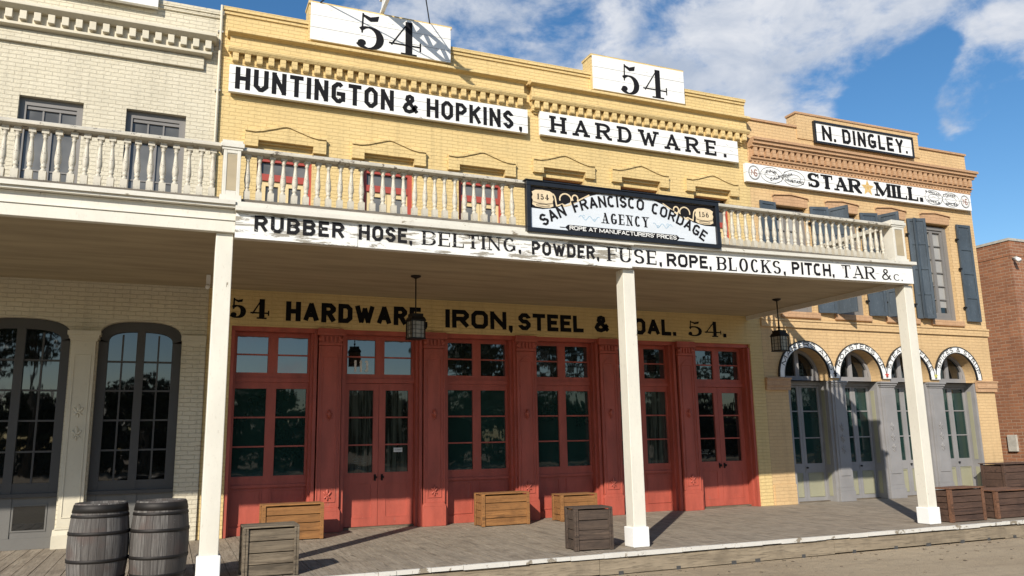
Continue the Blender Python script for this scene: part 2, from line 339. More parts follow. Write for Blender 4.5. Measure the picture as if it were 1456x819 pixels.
# ------------------------------------------------------------------ mesh building
class MB:
    def __init__(s): s.v = []; s.f = []; s.sm = []
    def add(s, vs, fs, smooth=False):
        o = len(s.v); s.v += [tuple(p) for p in vs]
        for f in fs: s.f.append(tuple(o+i for i in f)); s.sm.append(smooth)
    def box(s, x0, x1, y0, y1, z0, z1):
        if x1 < x0: x0, x1 = x1, x0
        if y1 < y0: y0, y1 = y1, y0
        if z1 < z0: z0, z1 = z1, z0
        s.add([(x0,y0,z0),(x1,y0,z0),(x1,y1,z0),(x0,y1,z0),(x0,y0,z1),(x1,y0,z1),(x1,y1,z1),(x0,y1,z1)],
              [(3,2,1,0),(4,5,6,7),(0,1,5,4),(1,2,6,5),(2,3,7,6),(3,0,4,7)]); return s
    def obox(s, c, ax, ay, az):
        """box about centre c with half-axis vectors"""
        c = Vector(c); ax = Vector(ax); ay = Vector(ay); az = Vector(az)
        P = [c+sx*ax+sy*ay+sz*az for sz in (-1,1) for sx, sy in ((-1,-1),(1,-1),(1,1),(-1,1))]
        s.add(P, [(3,2,1,0),(4,5,6,7),(0,1,5,4),(1,2,6,5),(2,3,7,6),(3,0,4,7)]); return s
    def bar(s, p, q, wx, wy=None):
        p = Vector(p); q = Vector(q); d = q-p; L = d.length; d.normalize()
        up = Vector((0,0,1)) if abs(d.z) < 0.95 else Vector((0,1,0))
        a = d.cross(up).normalized(); b = a.cross(d)
        wy = wy or wx
        return s.obox((p+q)/2, d*L/2, a*wx/2, b*wy/2)
    def prism_y(s, poly, y0, y1):
        """polygon in x,z extruded along y (poly counter-clockwise seen from -y)"""
        n = len(poly); A = [(x, y0, z) for x, z in poly] + [(x, y1, z) for x, z in poly]
        s.add(A, [tuple(range(n)), tuple(range(2*n-1, n-1, -1))] + [((i+1)%n, i, n+i, n+(i+1)%n) for i in range(n)]); return s
    def prism_x(s, poly, x0, x1):
        """profile in y,z extruded along x"""
        n = len(poly); A = [(x0, y, z) for y, z in poly] + [(x1, y, z) for y, z in poly]
        s.add(A, [tuple(range(n-1, -1, -1)), tuple(range(n, 2*n))] + [(i, (i+1)%n, n+(i+1)%n, n+i) for i in range(n)]); return s
    def lathe(s, prof, cx=0, cy=0, z0=0, seg=16, smooth=True, cap=True):
        V = []; F = []
        for r, z in prof:
            for k in range(seg):
                a = 2*PI*k/seg; V.append((cx+r*math.cos(a), cy+r*math.sin(a), z0+z))
        for i in range(len(prof)-1):
            for k in range(seg):
                F.append((i*seg+k, i*seg+(k+1)%seg, (i+1)*seg+(k+1)%seg, (i+1)*seg+k))
        s.add(V, F, smooth)
        if cap:
            t = (len(prof)-1)*seg
            o = len(s.v)-len(V)
            s.f.append(tuple(o+t+k for k in range(seg))); s.sm.append(False)
            s.f.append(tuple(o+k for k in range(seg-1, -1, -1))); s.sm.append(False)
        return s
    def tube(s, pts, r, seg=8):
        pts = [Vector(p) for p in pts]; V = []; F = []
        for i, p in enumerate(pts):
            d = (pts[min(i+1, len(pts)-1)]-pts[max(i-1, 0)]).normalized()
            up = Vector((0,0,1)) if abs(d.z) < 0.9 else Vector((1,0,0))
            a = d.cross(up).normalized(); b = a.cross(d)
            rr = r[i] if isinstance(r, (list, tuple)) else r
            for k in range(seg):
                t = 2*PI*k/seg; V.append(p+a*math.cos(t)*rr+b*math.sin(t)*rr)
        for i in range(len(pts)-1):
            for k in range(seg): F.append((i*seg+k, i*seg+(k+1)%seg, (i+1)*seg+(k+1)%seg, (i+1)*seg+k))
        F += [tuple(range(seg-1, -1, -1)), tuple(range((len(pts)-1)*seg, len(pts)*seg))]
        s.add(V, F, True); return s
    def wall(s, x0, x1, z0, z1, y, holes, depth):
        """facade rectangle facing -y with rectangular holes and their reveals"""
        xs = sorted({x0, x1, *[h[i] for h in holes for i in (0, 1)]}); zs = sorted({z0, z1, *[h[i] for h in holes for i in (2, 3)]})
        xs = [v for v in xs if x0-1e-6 <= v <= x1+1e-6]; zs = [v for v in zs if z0-1e-6 <= v <= z1+1e-6]
        inh = lambda x, z: any(h[0] < x < h[1] and h[2] < z < h[3] for h in holes)
        for i in range(len(xs)-1):
            for j in range(len(zs)-1):
                if not inh((xs[i]+xs[i+1])/2, (zs[j]+zs[j+1])/2):
                    a, b_, c, d = xs[i], xs[i+1], zs[j], zs[j+1]
                    s.add([(a,y,c),(b_,y,c),(b_,y,d),(a,y,d)], [(0,1,2,3)])
        for a, b_, c, d in holes:
            yb = y+depth
            s.add([(a,y,c),(a,yb,c),(a,yb,d),(a,y,d)], [(0,1,2,3)])
            s.add([(b_,y,c),(b_,yb,c),(b_,yb,d),(b_,y,d)], [(3,2,1,0)])
            s.add([(a,y,d),(b_,y,d),(b_,yb,d),(a,yb,d)], [(3,2,1,0)])
            if c > z0+1e-6: s.add([(a,y,c),(b_,y,c),(b_,yb,c),(a,yb,c)], [(0,1,2,3)])
        return s
    def build(s, name, mat, parent=None, local=False, bevel=0.0):
        me = bpy.data.meshes.new(name); off = Vector((0,0,0))
        if parent is not None and not local:
            p = parent
            while p is not None: off += p.location; p = p.parent
        me.from_pydata([tuple(Vector(v)-off) for v in s.v], [], s.f)
        me.polygons.foreach_set('use_smooth', s.sm)
        me.update(); o = bpy.data.objects.new(name, me); C.objects.link(o)
        me.materials.append(mat if not isinstance(mat, str) else M[mat])
        if parent is not None: o.parent = parent
        if bevel:
            b = o.modifiers.new('bevel', 'BEVEL'); b.width = bevel; b.segments = 2; b.limit_method = 'ANGLE'; b.angle_limit = rad(40)
        return o

def tag(o, label=None, cat=None, group=None, kind=None):
    if label: o['label'] = label
    if cat: o['category'] = cat
    if group: o['group'] = group
    if kind: o['kind'] = kind
    return o
def thing(name, label, cat, loc=(0,0,0), rz=0, group=None):
    o = bpy.data.objects.new(name, None); C.objects.link(o); o.location = loc; o.rotation_euler = (0,0,rz)
    o.empty_display_size = 0.2
    return tag(o, label, cat, group)
def copy_tree(o, parent=None):
    c = o.copy(); C.objects.link(c)
    if parent is not None: c.parent = parent
    for ch in list(o.children): copy_tree(ch, c)
    return c

# ------------------------------------------------------------------ lettering: strokes with weight and serifs
STY = {'blockw': dict(T=0.255, t=0.235, ser=0, rnd=False, gap=0.13), 'numw': dict(T=0.26, t=0.075, ser=0.11, rnd=True, gap=0.08), 'arch': dict(T=0.185, t=0.155, ser=0, rnd=True, gap=0.33), 'block': dict(T=0.21, t=0.21, ser=0, rnd=False, gap=0.15), 'blockm': dict(T=0.195, t=0.19, ser=0, rnd=False, gap=0.14),
       'thin': dict(T=0.13, t=0.13, ser=0, rnd=True, gap=0.18),
       'roman': dict(T=0.215, t=0.075, ser=0.09, rnd=True, gap=0.13), 'slab': dict(T=0.23, t=0.155, ser=0.10, rnd=True, gap=0.10),
       'fat': dict(T=0.34, t=0.13, ser=0.07, rnd=True, gap=0.06), 'num': dict(T=0.20, t=0.045, ser=0.13, rnd=True, gap=0.12)}
def bowl(xm, y0, y1): return [('P', [(0, y1), (xm, y1)]), ('A', xm, (y0+y1)/2, 1-xm, (y1-y0)/2, 90, -90), ('P', [(xm, y0), (0, y0)])]
GL = {  # strokes in a unit box: S stem, H hair line, P path, A arc
 'A': (1.05, [('H',[(0,0),(.5,1)]), ('S',[(.5,1),(1,0)]), ('H',[(.2,.3),(.8,.3)])], [(0,0),(1,0)]),
 'B': (1, [('S',[(0,0),(0,1)])]+[('J', bowl(.5,.52,1)), ('J', bowl(.5,0,.52))], [(0,0,-1),(0,1,-1)]),
 'C': (.95, [('A',.5,.5,.5,.5,42,318)], []),
 'D': (1, [('S',[(0,0),(0,1)]), ('J', bowl(.45,0,1))], [(0,0,-1),(0,1,-1)]),
 'E': (.85, [('S',[(0,0),(0,1)]), ('H',[(0,1),(1,1)]), ('H',[(0,.52),(.8,.52)]), ('H',[(0,0),(1,0)])], [(0,0,-1),(0,1,-1),(1,0,'u'),(1,1,'d')]),
 'F': (.8, [('S',[(0,0),(0,1)]), ('H',[(0,1),(1,1)]), ('H',[(0,.5),(.8,.5)])], [(0,0),(0,1,-1),(1,1,'d')]),
 'G': (1, [('A',.5,.5,.5,.5,42,318), ('H',[(.55,.44),(1,.44)]), ('S',[(1,.44),(1,.12)])], []),
 'H': (1, [('S',[(0,0),(0,1)]), ('S',[(1,0),(1,1)]), ('H',[(0,.5),(1,.5)])], [(0,0),(0,1),(1,0),(1,1)]),
 'I': (0, [('S',[(.5,0),(.5,1)])], [(.5,0),(.5,1)]),
 'K': (1, [('S',[(0,0),(0,1)]), ('H',[(0,.38),(1,1)]), ('S',[(.38,.6),(1,0)])], [(0,0),(0,1),(1,0),(1,1)]),
 'L': (.82, [('S',[(0,0),(0,1)]), ('H',[(0,0),(1,0)])], [(0,0,-1),(0,1),(1,0,'u')]),
 'M': (1.3, [('H',[(0,0),(0,1)]), ('S',[(0,1),(.5,.1)]), ('H',[(.5,.1),(1,1)]), ('S',[(1,0),(1,1)])], [(0,0),(1,0),(0,1,-1),(1,1,1)]),
 'N': (1, [('H',[(0,0),(0,1)]), ('S',[(0,1),(1,0)]), ('H',[(1,0),(1,1)])], [(0,0),(1,1),(0,1,-1)]),
 'O': (1, [('A',.5,.5,.5,.5,0,360)], []),
 'P': (.95, [('S',[(0,0),(0,1)]), ('J', bowl(.5,.46,1))], [(0,0),(0,1,-1)]),
 'R': (1, [('S',[(0,0),(0,1)]), ('J', bowl(.5,.5,1)), ('S',[(.5,.5),(1,0)])], [(0,0),(0,1,-1),(1,0,1)]),
 'S': (.92, [('J',[('A',.5,.755,.5,.245,20,270), ('A',.5,.255,.5,.255,90,-160)])], []),
 'T': (.95, [('S',[(.5,0),(.5,1)]), ('H',[(0,1),(1,1)])], [(.5,0),(0,1,'d'),(1,1,'d')]),
 'U': (1, [('S',[(0,1),(0,.3)]), ('A',.5,.3,.5,.3,180,360), ('H',[(1,.3),(1,1)])], [(0,1),(1,1)]),
 'V': (1, [('S',[(0,1),(.5,0)]), ('H',[(.5,0),(1,1)])], [(0,1),(1,1)]),
 'W': (1.4, [('S',[(0,1),(.27,0)]), ('H',[(.27,0),(.5,.85)]), ('S',[(.5,.85),(.73,0)]), ('H',[(.73,0),(1,1)])], [(0,1),(1,1)]),
 'X': (1, [('S',[(0,1),(1,0)]), ('H',[(0,0),(1,1)])], [(0,0),(1,1)]),
 'Y': (1, [('S',[(0,1),(.5,.45)]), ('H',[(1,1),(.5,.45)]), ('S',[(.5,0),(.5,.5)])], [(.5,0),(0,1),(1,1)]),
 '&': (1.1, [('Q',[(1,0),(.55,.42),(.2,.76),(.25,.93),(.42,1),(.6,.92),(.62,.76),(.45,.6),(.12,.42),(0,.22),(.12,.05),(.38,0),(.65,.1),(.95,.45)])], []),
 '5': (.9, [('H',[(.14,1),(.11,.5)]), ('F',[(.14,1),(.5,.93),(.92,1),(.86,.84),(.5,.8),(.14,.93)]), ('A',.42,.31,.56,.31,135,-150)], []),
 '4': (1.0, [('H',[(.62,1),(0,.28)]), ('H',[(0,.28),(1.05,.28)]), ('S',[(.68,0),(.68,1)])], [(.68,0),(1.05,.28,'v')]),
 '1': (.35, [('S',[(.6,0),(.6,1)]), ('H',[(.6,.95),(.2,.86)])], [(.6,0)]),
 '3': (.9, [('A',.5,.755,.45,.245,150,-80), ('A',.48,.27,.52,.27,85,-150)], []),
 '6': (.9, [('A',.5,.3,.5,.3,0,360), ('Q',[(.85,.97),(.4,.85),(.08,.55),(0,.3)])], []),
}
NARROW = {',': .1, '.': .1, "'": .1, ' ': None}

def arc_pts(cx, cy, rx, ry, a0, a1, rnd, sx, sy):
    if rnd:
        n = max(4, int(abs(a1-a0)/15)); A = [a0+(a1-a0)*i/n for i in range(n+1)]
        return [(cx+rx*math.cos(rad(a)), cy+ry*math.sin(rad(a))) for a in A]
    c = 0.20*min(sy, 1)            # chamfer, in letter heights
    kx = max(0.1, 1-c/max(rx*sx, 1e-4)); ky = max(0.1, 1-c/max(ry*sy, 1e-4))
    ver = [(1, ky), (kx, 1), (-kx, 1), (-1, ky), (-1, -ky), (-kx, -1), (kx, -1), (1, -ky)]
    def pt(a):
        t = (a-22.5)/45.0; i = math.floor(t); q = t-i; p0 = ver[i % 8]; p1 = ver[(i+1) % 8]
        return (cx+rx*(p0[0]+(p1[0]-p0[0])*q), cy+ry*(p0[1]+(p1[1]-p0[1])*q))
    lo, hi = min(a0, a1), max(a0, a1)
    A = sorted({lo, hi, *[22.5+45*k for k in range(-10, 20) if lo < 22.5+45*k < hi]}, reverse=a1 < a0)
    return [pt(a) for a in A]

def strip(pts, wid, ext0=0.0, ext1=0.0, closed=False):
    """mitred strip: list of quads for a polyline with a width per vertex"""
    P = [Vector(p) for p in pts]
    Q = [P[0]]
    for p in P[1:]:
        if (p-Q[-1]).length > 1e-5: Q.append(p)
    P = Q; n = len(P)
    if n < 2: return []
    if not closed:
        P[0] = P[0]-(P[1]-P[0]).normalized()*ext0; P[-1] = P[-1]+(P[-1]-P[-2]).normalized()*ext1
    L = []; R = []
    for i in range(n):
        if closed: a = (P[i]-P[i-1] if i else P[0]-P[-2]).normalized(); b = (P[i+1]-P[i] if i < n-1 else P[1]-P[0]).normalized()
        else:
            b = (P[min(i+1, n-1)]-P[min(i, n-2)]).normalized() if i < n-1 else (P[-1]-P[-2]).normalized()
            a = (P[i]-P[i-1]).normalized() if i else b
        t = (a+b)
        t = t.normalized() if t.length > 1e-4 else b
        nn = Vector((-t.y, t.x)); c = max(0.45, nn.dot(Vector((-b.y, b.x))))
        tv = abs(t.y)
        wv = wid(tv)/2/c
        L.append(P[i]+nn*wv); R.append(P[i]-nn*wv)
    return [[L[i], R[i], R[i+1], L[i+1]] for i in range(n-1)]

def glyph_polys(ch, st, w0):
    """polygons of one letter, in letter heights; returns (polys, width)"""
    s = STY[st]; T, t = s['T'], s['t']
    if ch in '.,\'':
        d = T*0.95
        if ch == '.': return [[(0,0),(d,0),(d,d),(0,d)]], d
        if ch == ',': return [[(0,0),(d*.5,-d*.75),(d*.8,-d*.6),(d,0),(d,d),(0,d)]], d
        return [[(0,.75),(d*.5,.68),(d,.78),(d,1),(0,1)]], d
    fac, strokes, sers = GL[ch]
    W = fac*w0 if fac else T
    if ch == '1': W = 0.35*w0+T
    ix, iy = T/2, t/2
    sx, sy = max(W-2*ix, 0.001), 1-2*iy
    f = lambda p: (ix+p[0]*sx, iy+p[1]*sy)
    out = []
    curve_w = lambda tv: t+(T-t)*tv**1.4
    def path(items):
        pts = []
        for it in items:
            if it[0] in 'PSHQ': pts += [f(p) for p in it[1]]
            elif it[0] == 'A': pts += [f(p) for p in arc_pts(*it[1:7], s['rnd'], sx, sy)]
        return pts
    for it in strokes:
        k = it[0]
        if k == 'S' or k == 'H':
            p = path([it]); wd = T if k == 'S' else t
            vert = abs(p[0][0]-p[-1][0]) < 1e-4
            ex = iy if vert else (ix if abs(p[0][1]-p[-1][1]) < 1e-4 else 0.06)
            q = strip(p, lambda tv: wd, ex, ex)
        elif k == 'F': q = [[f(p) for p in it[1]]]
        elif k == 'J': q = strip(path(it[1]), curve_w, 0, 0)
        elif k == 'A':
            full = abs(it[6]-it[5]) >= 360; q = strip(path([it]), curve_w, 0, 0, full)
            if s['ser'] and not full and ch in 'CGS53' :
                pass
        elif k == 'Q': q = strip(path([it]), lambda tv: (t+T)*0.42 if T == t else t+(T-t)*0.55*tv, 0, 0)
        out += q
    if s['ser']:
        e = s['ser']; h = max(t, 0.05)
        for sr in sers:
            x, y = f(sr[:2]); m = sr[2] if len(sr) > 2 else 0
            if m in ('u', 'd', 'v'):
                yy = {'u': (0, .3), 'd': (.7, 1), 'v': (y-.13, y+.13)}[m]
                xx = x+ix
                out.append([(xx-h*.9, yy[0]), (xx, yy[0]), (xx, yy[1]), (xx-h*.9, yy[1])])
            else:
                y0, y1 = (0, h) if y < 0.5 else (1-h, 1)
                a = x-T/2-e; b = x+T/2+e
                if m == 1: a = x
                out.append([(a, y0), (b, y0), (b, y1), (a, y1)])
        if ch in 'CGS' and st != 'roman':
            out.append([(W-h*1.1, .68), (W-h*.2, .68), (W-h*.2, .98), (W-h*1.1, .98)])
            if ch == 'S': out.append([(h*.2, .02), (h*1.1, .02), (h*1.1, .32), (h*.2, .32)])
        if ch == '5':
            r = T*0.55; cx, cy = ix+.02*sx+r*.4, .17
            out.append([(cx+r*math.cos(k*PI/5), cy+r*.8*math.sin(k*PI/5)) for k in range(10)])
    if ch not in ',':
        out = [[(p[0], min(1, max(0, p[1]))) for p in q] for q in out]
    return out, W

def text_polys(txt, st, span, space=0.42, gap=None):
    """lay a string out to exactly `span` letter-heights; returns polygons"""
    s = STY[st]; g = s['gap'] if gap is None else gap
    if s['ser']: g = g+s['ser']*1.3
    fixed = 0; fac = 0; n = 0
    for ch in txt:
        if ch == ' ': fixed += space; continue
        n += 1
        if ch in ".,'": fixed += s['T']*.95
        elif GL[ch][0] == 0: fixed += s['T']
        elif ch == '1': fixed += s['T']; fac += .35
        else: fac += GL[ch][0]
    fixed += g*(len(txt)-1)
    w0 = (span-fixed)/fac if fac else 0.5
    x = 0; out = []
    for ch in txt:
        if ch == ' ': x += space+g; continue
        P, W = glyph_polys(ch, st, w0)
        out.append((x+W/2, W, [[(px+x, py) for px, py in q] for q in P])); x += W+g
    return out

def letter_mesh(mb, txt, st, x0, x1, z0, z1, y, space=0.42, gap=None, slope=0.0, skip=0):
    """straight lettering on a plane facing -y; every stroke sits a hair apart so that none coincide"""
    H = z1-z0; k = 0
    for cx, W, polys in text_polys(txt, st, (x1-x0)/H, space, gap):
        for q in polys:
            k += 1; yy = y-0.0002*(k % 12)
            V = [(x0+p[0]*H, yy, z0+p[1]*H+slope*(p[0]*H)) for p in q]
            mb.add(V, [face_to_cam(V)])
    return mb
def arc_letters(mb, txt, st, cx, cz, R, a0, a1, h, y, space=0.42):
    """lettering along an arch; a0 -> a1 degrees clockwise from the left, R radius of the baseline"""
    L = abs(a0-a1)*PI/180*(R+h*0.4); k = 0
    for xc, W, polys in text_polys(txt, st, L/h, space):
        a = rad(a0+(a1-a0)*(xc*h/L)); t = Vector((math.sin(a), -math.cos(a))); nrm = Vector((math.cos(a), math.sin(a)))
        for q in polys:
            k += 1; yy = y-0.0002*(k % 12); V = []
            for px, py in q:
                P = Vector((cx, cz))+nrm*(R+py*h)+t*((px-xc)*h)
                V.append((P.x, yy, P.y))
            mb.add(V, [face_to_cam(V)])
    return mb
def face_to_cam(V):
    a = 0
    for i in range(len(V)):
        p, q = V[i], V[(i+1) % len(V)]; a += p[0]*q[2]-q[0]*p[2]
    r = tuple(range(len(V))); return r if a > 0 else tuple(reversed(r))
def flat_poly(mb, pts, y): V = [(x, y, z) for x, z in pts]; mb.add(V, [face_to_cam(V)]); return mb
def flat_ring(mb, cx, cz, rx, rz, wdt, y, a0=0, a1=360, n=40):
    for i in range(n):
        A, B = rad(a0+(a1-a0)*i/n), rad(a0+(a1-a0)*(i+1)/n)
        flat_poly(mb, [(cx+(rx+d)*math.cos(t), cz+(rz+d)*math.sin(t)) for t, d in ((A, -wdt/2), (A, wdt/2), (B, wdt/2), (B, -wdt/2))], y)
    return mb
def flat_line(mb, pts, wdt, y):
    for q in strip(pts, lambda tv: wdt): flat_poly(mb, [(p[0], p[1]) for p in q], y)
    return mb
def star(cx, cz, r, k=0.42):
    return [(cx+(r if i % 2 == 0 else r*k)*math.sin(i*PI/5), cz+(r if i % 2 == 0 else r*k)*math.cos(i*PI/5)) for i in range(10)]
def star_mesh(mb, cx, cz, r, y, k=0.42):
    P = star(cx, cz, r, k)
    for i in range(10): flat_poly(mb, [(cx, cz), P[i], P[(i+1) % 10]], y)
    return mb

def planks(mb, x0, x1, z0, z1, y0, y1, n, gap=0.010):
    h = (z1-z0)/n
    for i in range(n): mb.box(x0, x1, y0+random.uniform(0, .003), y1, z0+i*h+(gap/2 if i else 0), z0+(i+1)*h-(gap/2 if i < n-1 else 0))
    return mb

WALL = 14.0
# ================================================================== SETTING
g = MB(); g.add([(-300,-300,-0.27),(400,-300,-0.27),(400,400,-0.27),(-300,400,-0.27)], [(0,1,2,3)])
tag(g.build('street', M['dirt']), kind='structure')

# boardwalk: separate boards side by side, white worn ends over a timber kerb
b = MB(); x = -9.0
while x < 32:
    b.box(x+.005, x+.175, 9.425+random.uniform(-.006, .006), 14.25, -0.045, random.uniform(-.003, 0)); x += 0.18
bw = tag(b.build('boardwalk', M['board']), kind='structure')
b = MB(); x = -9.0
while x < 32:
    L = random.uniform(.17, .6); b.box(x, x+L-.006, 9.410+random.uniform(-.008, .006), 9.452+random.uniform(-.014, .014), -0.042-random.uniform(0, .012), 0.003+random.uniform(-.001, .005)); x += L
b.build('painted_edge', M['lip'], bw)
b = MB(); x = -9.0
while x < 32:
    L = random.uniform(2.5, 4); b.box(x, x+L-.008, 9.445+random.uniform(-.005, .005), 9.55, -0.255+random.uniform(-.01, .01), -0.062); x += L
b.build('kerb_beam', M['curb'], bw)
b = MB(); b.box(-9, 32, 9.56, 14.25, -.26, -.05); b.build('deck_base', M['roof'], bw)
b = MB()
for k in range(26):
    xx = 3+k*.78+random.uniform(-.3, .3); b.box(xx, xx+random.uniform(.05, .09), 9.43, 9.46, -.27, -.225)
b.build('drain_notch', M['roof'], bw)
# litter of stones and dead leaves in front of the kerb
b = MB()
for k in range(200):
    xx = random.uniform(1.5, 16); yy = 9.44-random.expovariate(2.2)-.03; s = random.uniform(.003, .015)
    a = random.uniform(0, PI); ca, sa = math.cos(a)*s*1.6, math.sin(a)*s*1.6
    b.obox((xx, yy, -.27+s*.35), (ca, sa, s*.1), (-sa*.6, ca*.6, 0), (0, 0, s*.4))
tag(b.build('gravel', M['crate_grey']), 'small stones and dry leaves scattered on the dirt below the kerb', 'gravel', kind='stuff')

# ================================================================== YELLOW BRICK BUILDING
YB = thing('yellow_brick_building', 'yellow painted brick hardware store with a red shopfront and two brick cornices', 'building', (6.1, WALL, 0))
HOODS = [(1.61, 0), (3.48, 0), (5.33, 0), (7.12, .16), (8.93, .16), (10.78, .16)]
holes = [(.85, 11.53, 0, 3.42)] + [(c-.475, c+.475, 4.3, 6.66+dz*.9) for c, dz in HOODS]
b = MB(); b.wall(.47, 11.86, 0, 9.06, WALL, holes, .30)
b.box(.47, 11.86, 14.36, 24, 8.4, 8.5)                                # roof
b.box(.47, .6, 14.31, 24, 0, 9.0); b.box(11.7, 11.86, 14.31, 24, 0, 9.0); b.box(.6, 11.7, 23.8, 24, 0, 9.0)
b.box(.47, 11.86, 14.0+.002, 14.3, 9.045, 9.06)
wy = b.build('wall', M['yellow'], YB)
b = MB(); b.box(.6, 11.7, 14.34, 14.36, 3.5, 8.4); b.box(.86, 11.5, 14.62, 14.66, 0, 3.5); b.build('interior_backing', M['roof'], YB)
b = MB(); b.box(.45, 11.88, 13.95, 14.32, 9.06, 9.13); b.box(.46, 11.87, 13.975, 14.31, 9.0, 9.055)
b.build('coping', M['yellow'], YB)
for (a, c_, ztop) in ((1.93, 4.68, 9.52), (7.82, 10.14, 9.53)):
    b = MB(); b.box(a, c_, 13.905+.03, 14.3, 8.735, ztop-.05); b.box(a-.015, c_+.015, 13.90, 14.32, ztop-.05, ztop)
    b.build('raised_parapet', M['yellow'], YB)
def cornice(x0, x1, right_ext):
    b = MB()
    b.box(x0+.05, x1-.05, 13.86, 14.002, 8.26, 8.54)                  # frieze
    b.prism_x([(13.755, 8.57), (13.755, 8.61), (13.82, 8.655), (14.0, 8.68), (14.0, 8.54), (13.86, 8.54), (13.80, 8.555)], x0, x1)
    b.prism_x([(13.785, 8.265), (13.785, 8.30), (13.858, 8.345), (13.858, 8.215), (13.82, 8.215)], x0+.02, x1-.02)
    b.box(x0+.08, x1-.08, 13.91, 14.001, 8.03, 8.26)
    b.box(x0+.12, x1-.12, 13.955, 14.0005, 7.99, 8.03)
    n = int(round((x1-x0-.3)/.2)); p = (x1-x0-.30)/n
    for k in range(n+1):
        xx = x0+.15+k*p; b.box(xx-.05, xx+.05, 13.82, 13.909, 8.06, 8.213)
    return b.build('cornice', M['yellow'], YB, bevel=.006)
cornice(.54, 6.27, 0); cornice(6.34, 11.83, .1)

def hood(cx, dz):
    """brick label over an upper window: shallow gable with eared ends"""
    z0, zs, za = 6.575+dz, 6.835+dz, 6.985+dz
    b = MB()
    top = [(cx-.70, zs), (cx-.55, zs-.005), (cx-.40, zs+.025), (cx-.06, za-.012), (cx, za), (cx+.06, za-.012), (cx+.40, zs+.025), (cx+.55, zs-.005), (cx+.70, zs)]
    bot = [(cx+.70, z0), (cx+.475, z0), (cx+.475, z0+.12), (cx-.475, z0+.12), (cx-.475, z0), (cx-.70, z0)]
    # split into left jamb, middle, right jamb so each piece stays convex enough
    b.prism_y(list(reversed([(cx-.70, z0+.12), (cx-.70, zs)]+top[1:4]+top[4:8]+[(cx+.70, zs), (cx+.70, z0+.12)])), 13.925, 14.001)
    b.box(cx-.70, cx-.475, 13.925, 14.001, z0, z0+.12); b.box(cx+.475, cx+.70, 13.925, 14.001, z0, z0+.12)
    for s in (0, 1):                                                  # thin drip course along the gable
        pts = top[:5] if s == 0 else top[4:]
        for p, q in zip(pts[:-1], pts[1:]):
            P = [(p[0], p[1]), (q[0], q[1]), (q[0], q[1]+.035), (p[0], p[1]+.035)]
            b.prism_y(P, 13.90, 14.0015)
    return b.build('window_hood', M['yellow'], YB)
def upper_window(cx, dz):
    zt = 6.44+dz*.3; x0, x1 = cx-.475, cx+.475; b = MB()
    for a, c_ in ((x0, x0+.085), (x1-.085, x1)): b.box(a, c_, 14.10, 14.2, 4.31, zt)
    b.box(x0+.085, x1-.085, 14.10, 14.2, zt-.07, zt); b.box(x0+.085, x1-.085, 14.09, 14.2, 6.02, 6.14); b.box(x0+.085, x1-.085, 14.11, 14.2, 4.31, 4.40)
    f = b.build('window', M['red_up'], YB)
    b = MB(); zh = zt+.002 if dz == 0 else 6.69
    b.box(x0+.002, x1-.002, 14.06, 14.25, zh, 6.658+dz*.9); b.build('window_head', M['yellow'], f)
    if dz: b = MB(); b.box(x0+.002, x1-.002, 14.2, 14.25, zt+.002, zh); b.build('dark_gap', M['glass_cream'], f)  # dark sheet standing in for the shaded gap above the red frame
    b = MB()
    for k in (0, 1):
        a = x0+.085 if k == 0 else cx+.005; c_ = a+.385
        b.box(a, a+.085, 14.12, 14.18, 4.41, 6.018); b.box(c_-.085, c_, 14.12, 14.18, 4.41, 6.018)
        b.box(a+.085, c_-.085, 14.121, 14.18, 5.93, 6.018); b.box(a+.085, c_-.085, 14.121, 14.18, 4.41, 4.75); b.box(a+.085, c_-.085, 14.125, 14.18, 5.32, 5.36)
    b.build('sash', M['yellow_trim'], f)
    b = MB(); b.box(x0+.086, x1-.086, 14.15, 14.16, 4.76, 5.92); b.box(x0+.086, x1-.086, 14.15, 14.16, 6.141, zt-.071)
    b.build('glass', M['glass_up'], f)
for c_, dz in HOODS: hood(c_, dz); upper_window(c_, dz)

# ---- red shopfront: five iron pilasters, four display windows, two pairs of doors
RY = 14.25
BAYS = [(.85, 2.27), (2.70, 4.15), (4.57, 6.0), (6.37, 7.78), (8.19, 9.6), (10.05, 11.53)]
b = MB(); b.box(.85, 11.53, 14.06, 14.6, 3.345, 3.42)                 # head over all bays
for x0, x1 in BAYS:                                                   # stepped jambs and heads in each bay
    for i, d in enumerate((.035, .03)):
        pass
    for s in (0, 1):
        xa = x0 if s == 0 else x1; sg = 1 if s == 0 else -1
        b.box(xa, xa+sg*.055, 14.02, 14.34, 0, 3.344); b.box(xa+sg*.055, xa+sg*.095, 14.12, 14.34, 0, 3.344)
shop = b.build('shopfront_frame', M['red'], YB)
def blob(b, c, ra, rb, ry, tilt):
    """rounded cast lobe: long half-axis ra along the tilt, rb across, ry out from the face"""
    V = []; F = []; n, m = 10, 6
    for i in range(m+1):
        t = PI*i/m
        for k in range(n):
            p = 2*PI*k/n; u, v, w_ = ra*math.cos(t), rb*math.sin(t)*math.cos(p), ry*math.sin(t)*math.sin(p)
            V.append((c[0]+u*math.sin(tilt)+v*math.cos(tilt), c[1]+w_, c[2]+u*math.cos(tilt)-v*math.sin(tilt)))
    for i in range(m):
        for k in range(n): F.append((i*n+k, i*n+(k+1)%n, (i+1)*n+(k+1)%n, (i+1)*n+k))
    b.add(V, F, True)
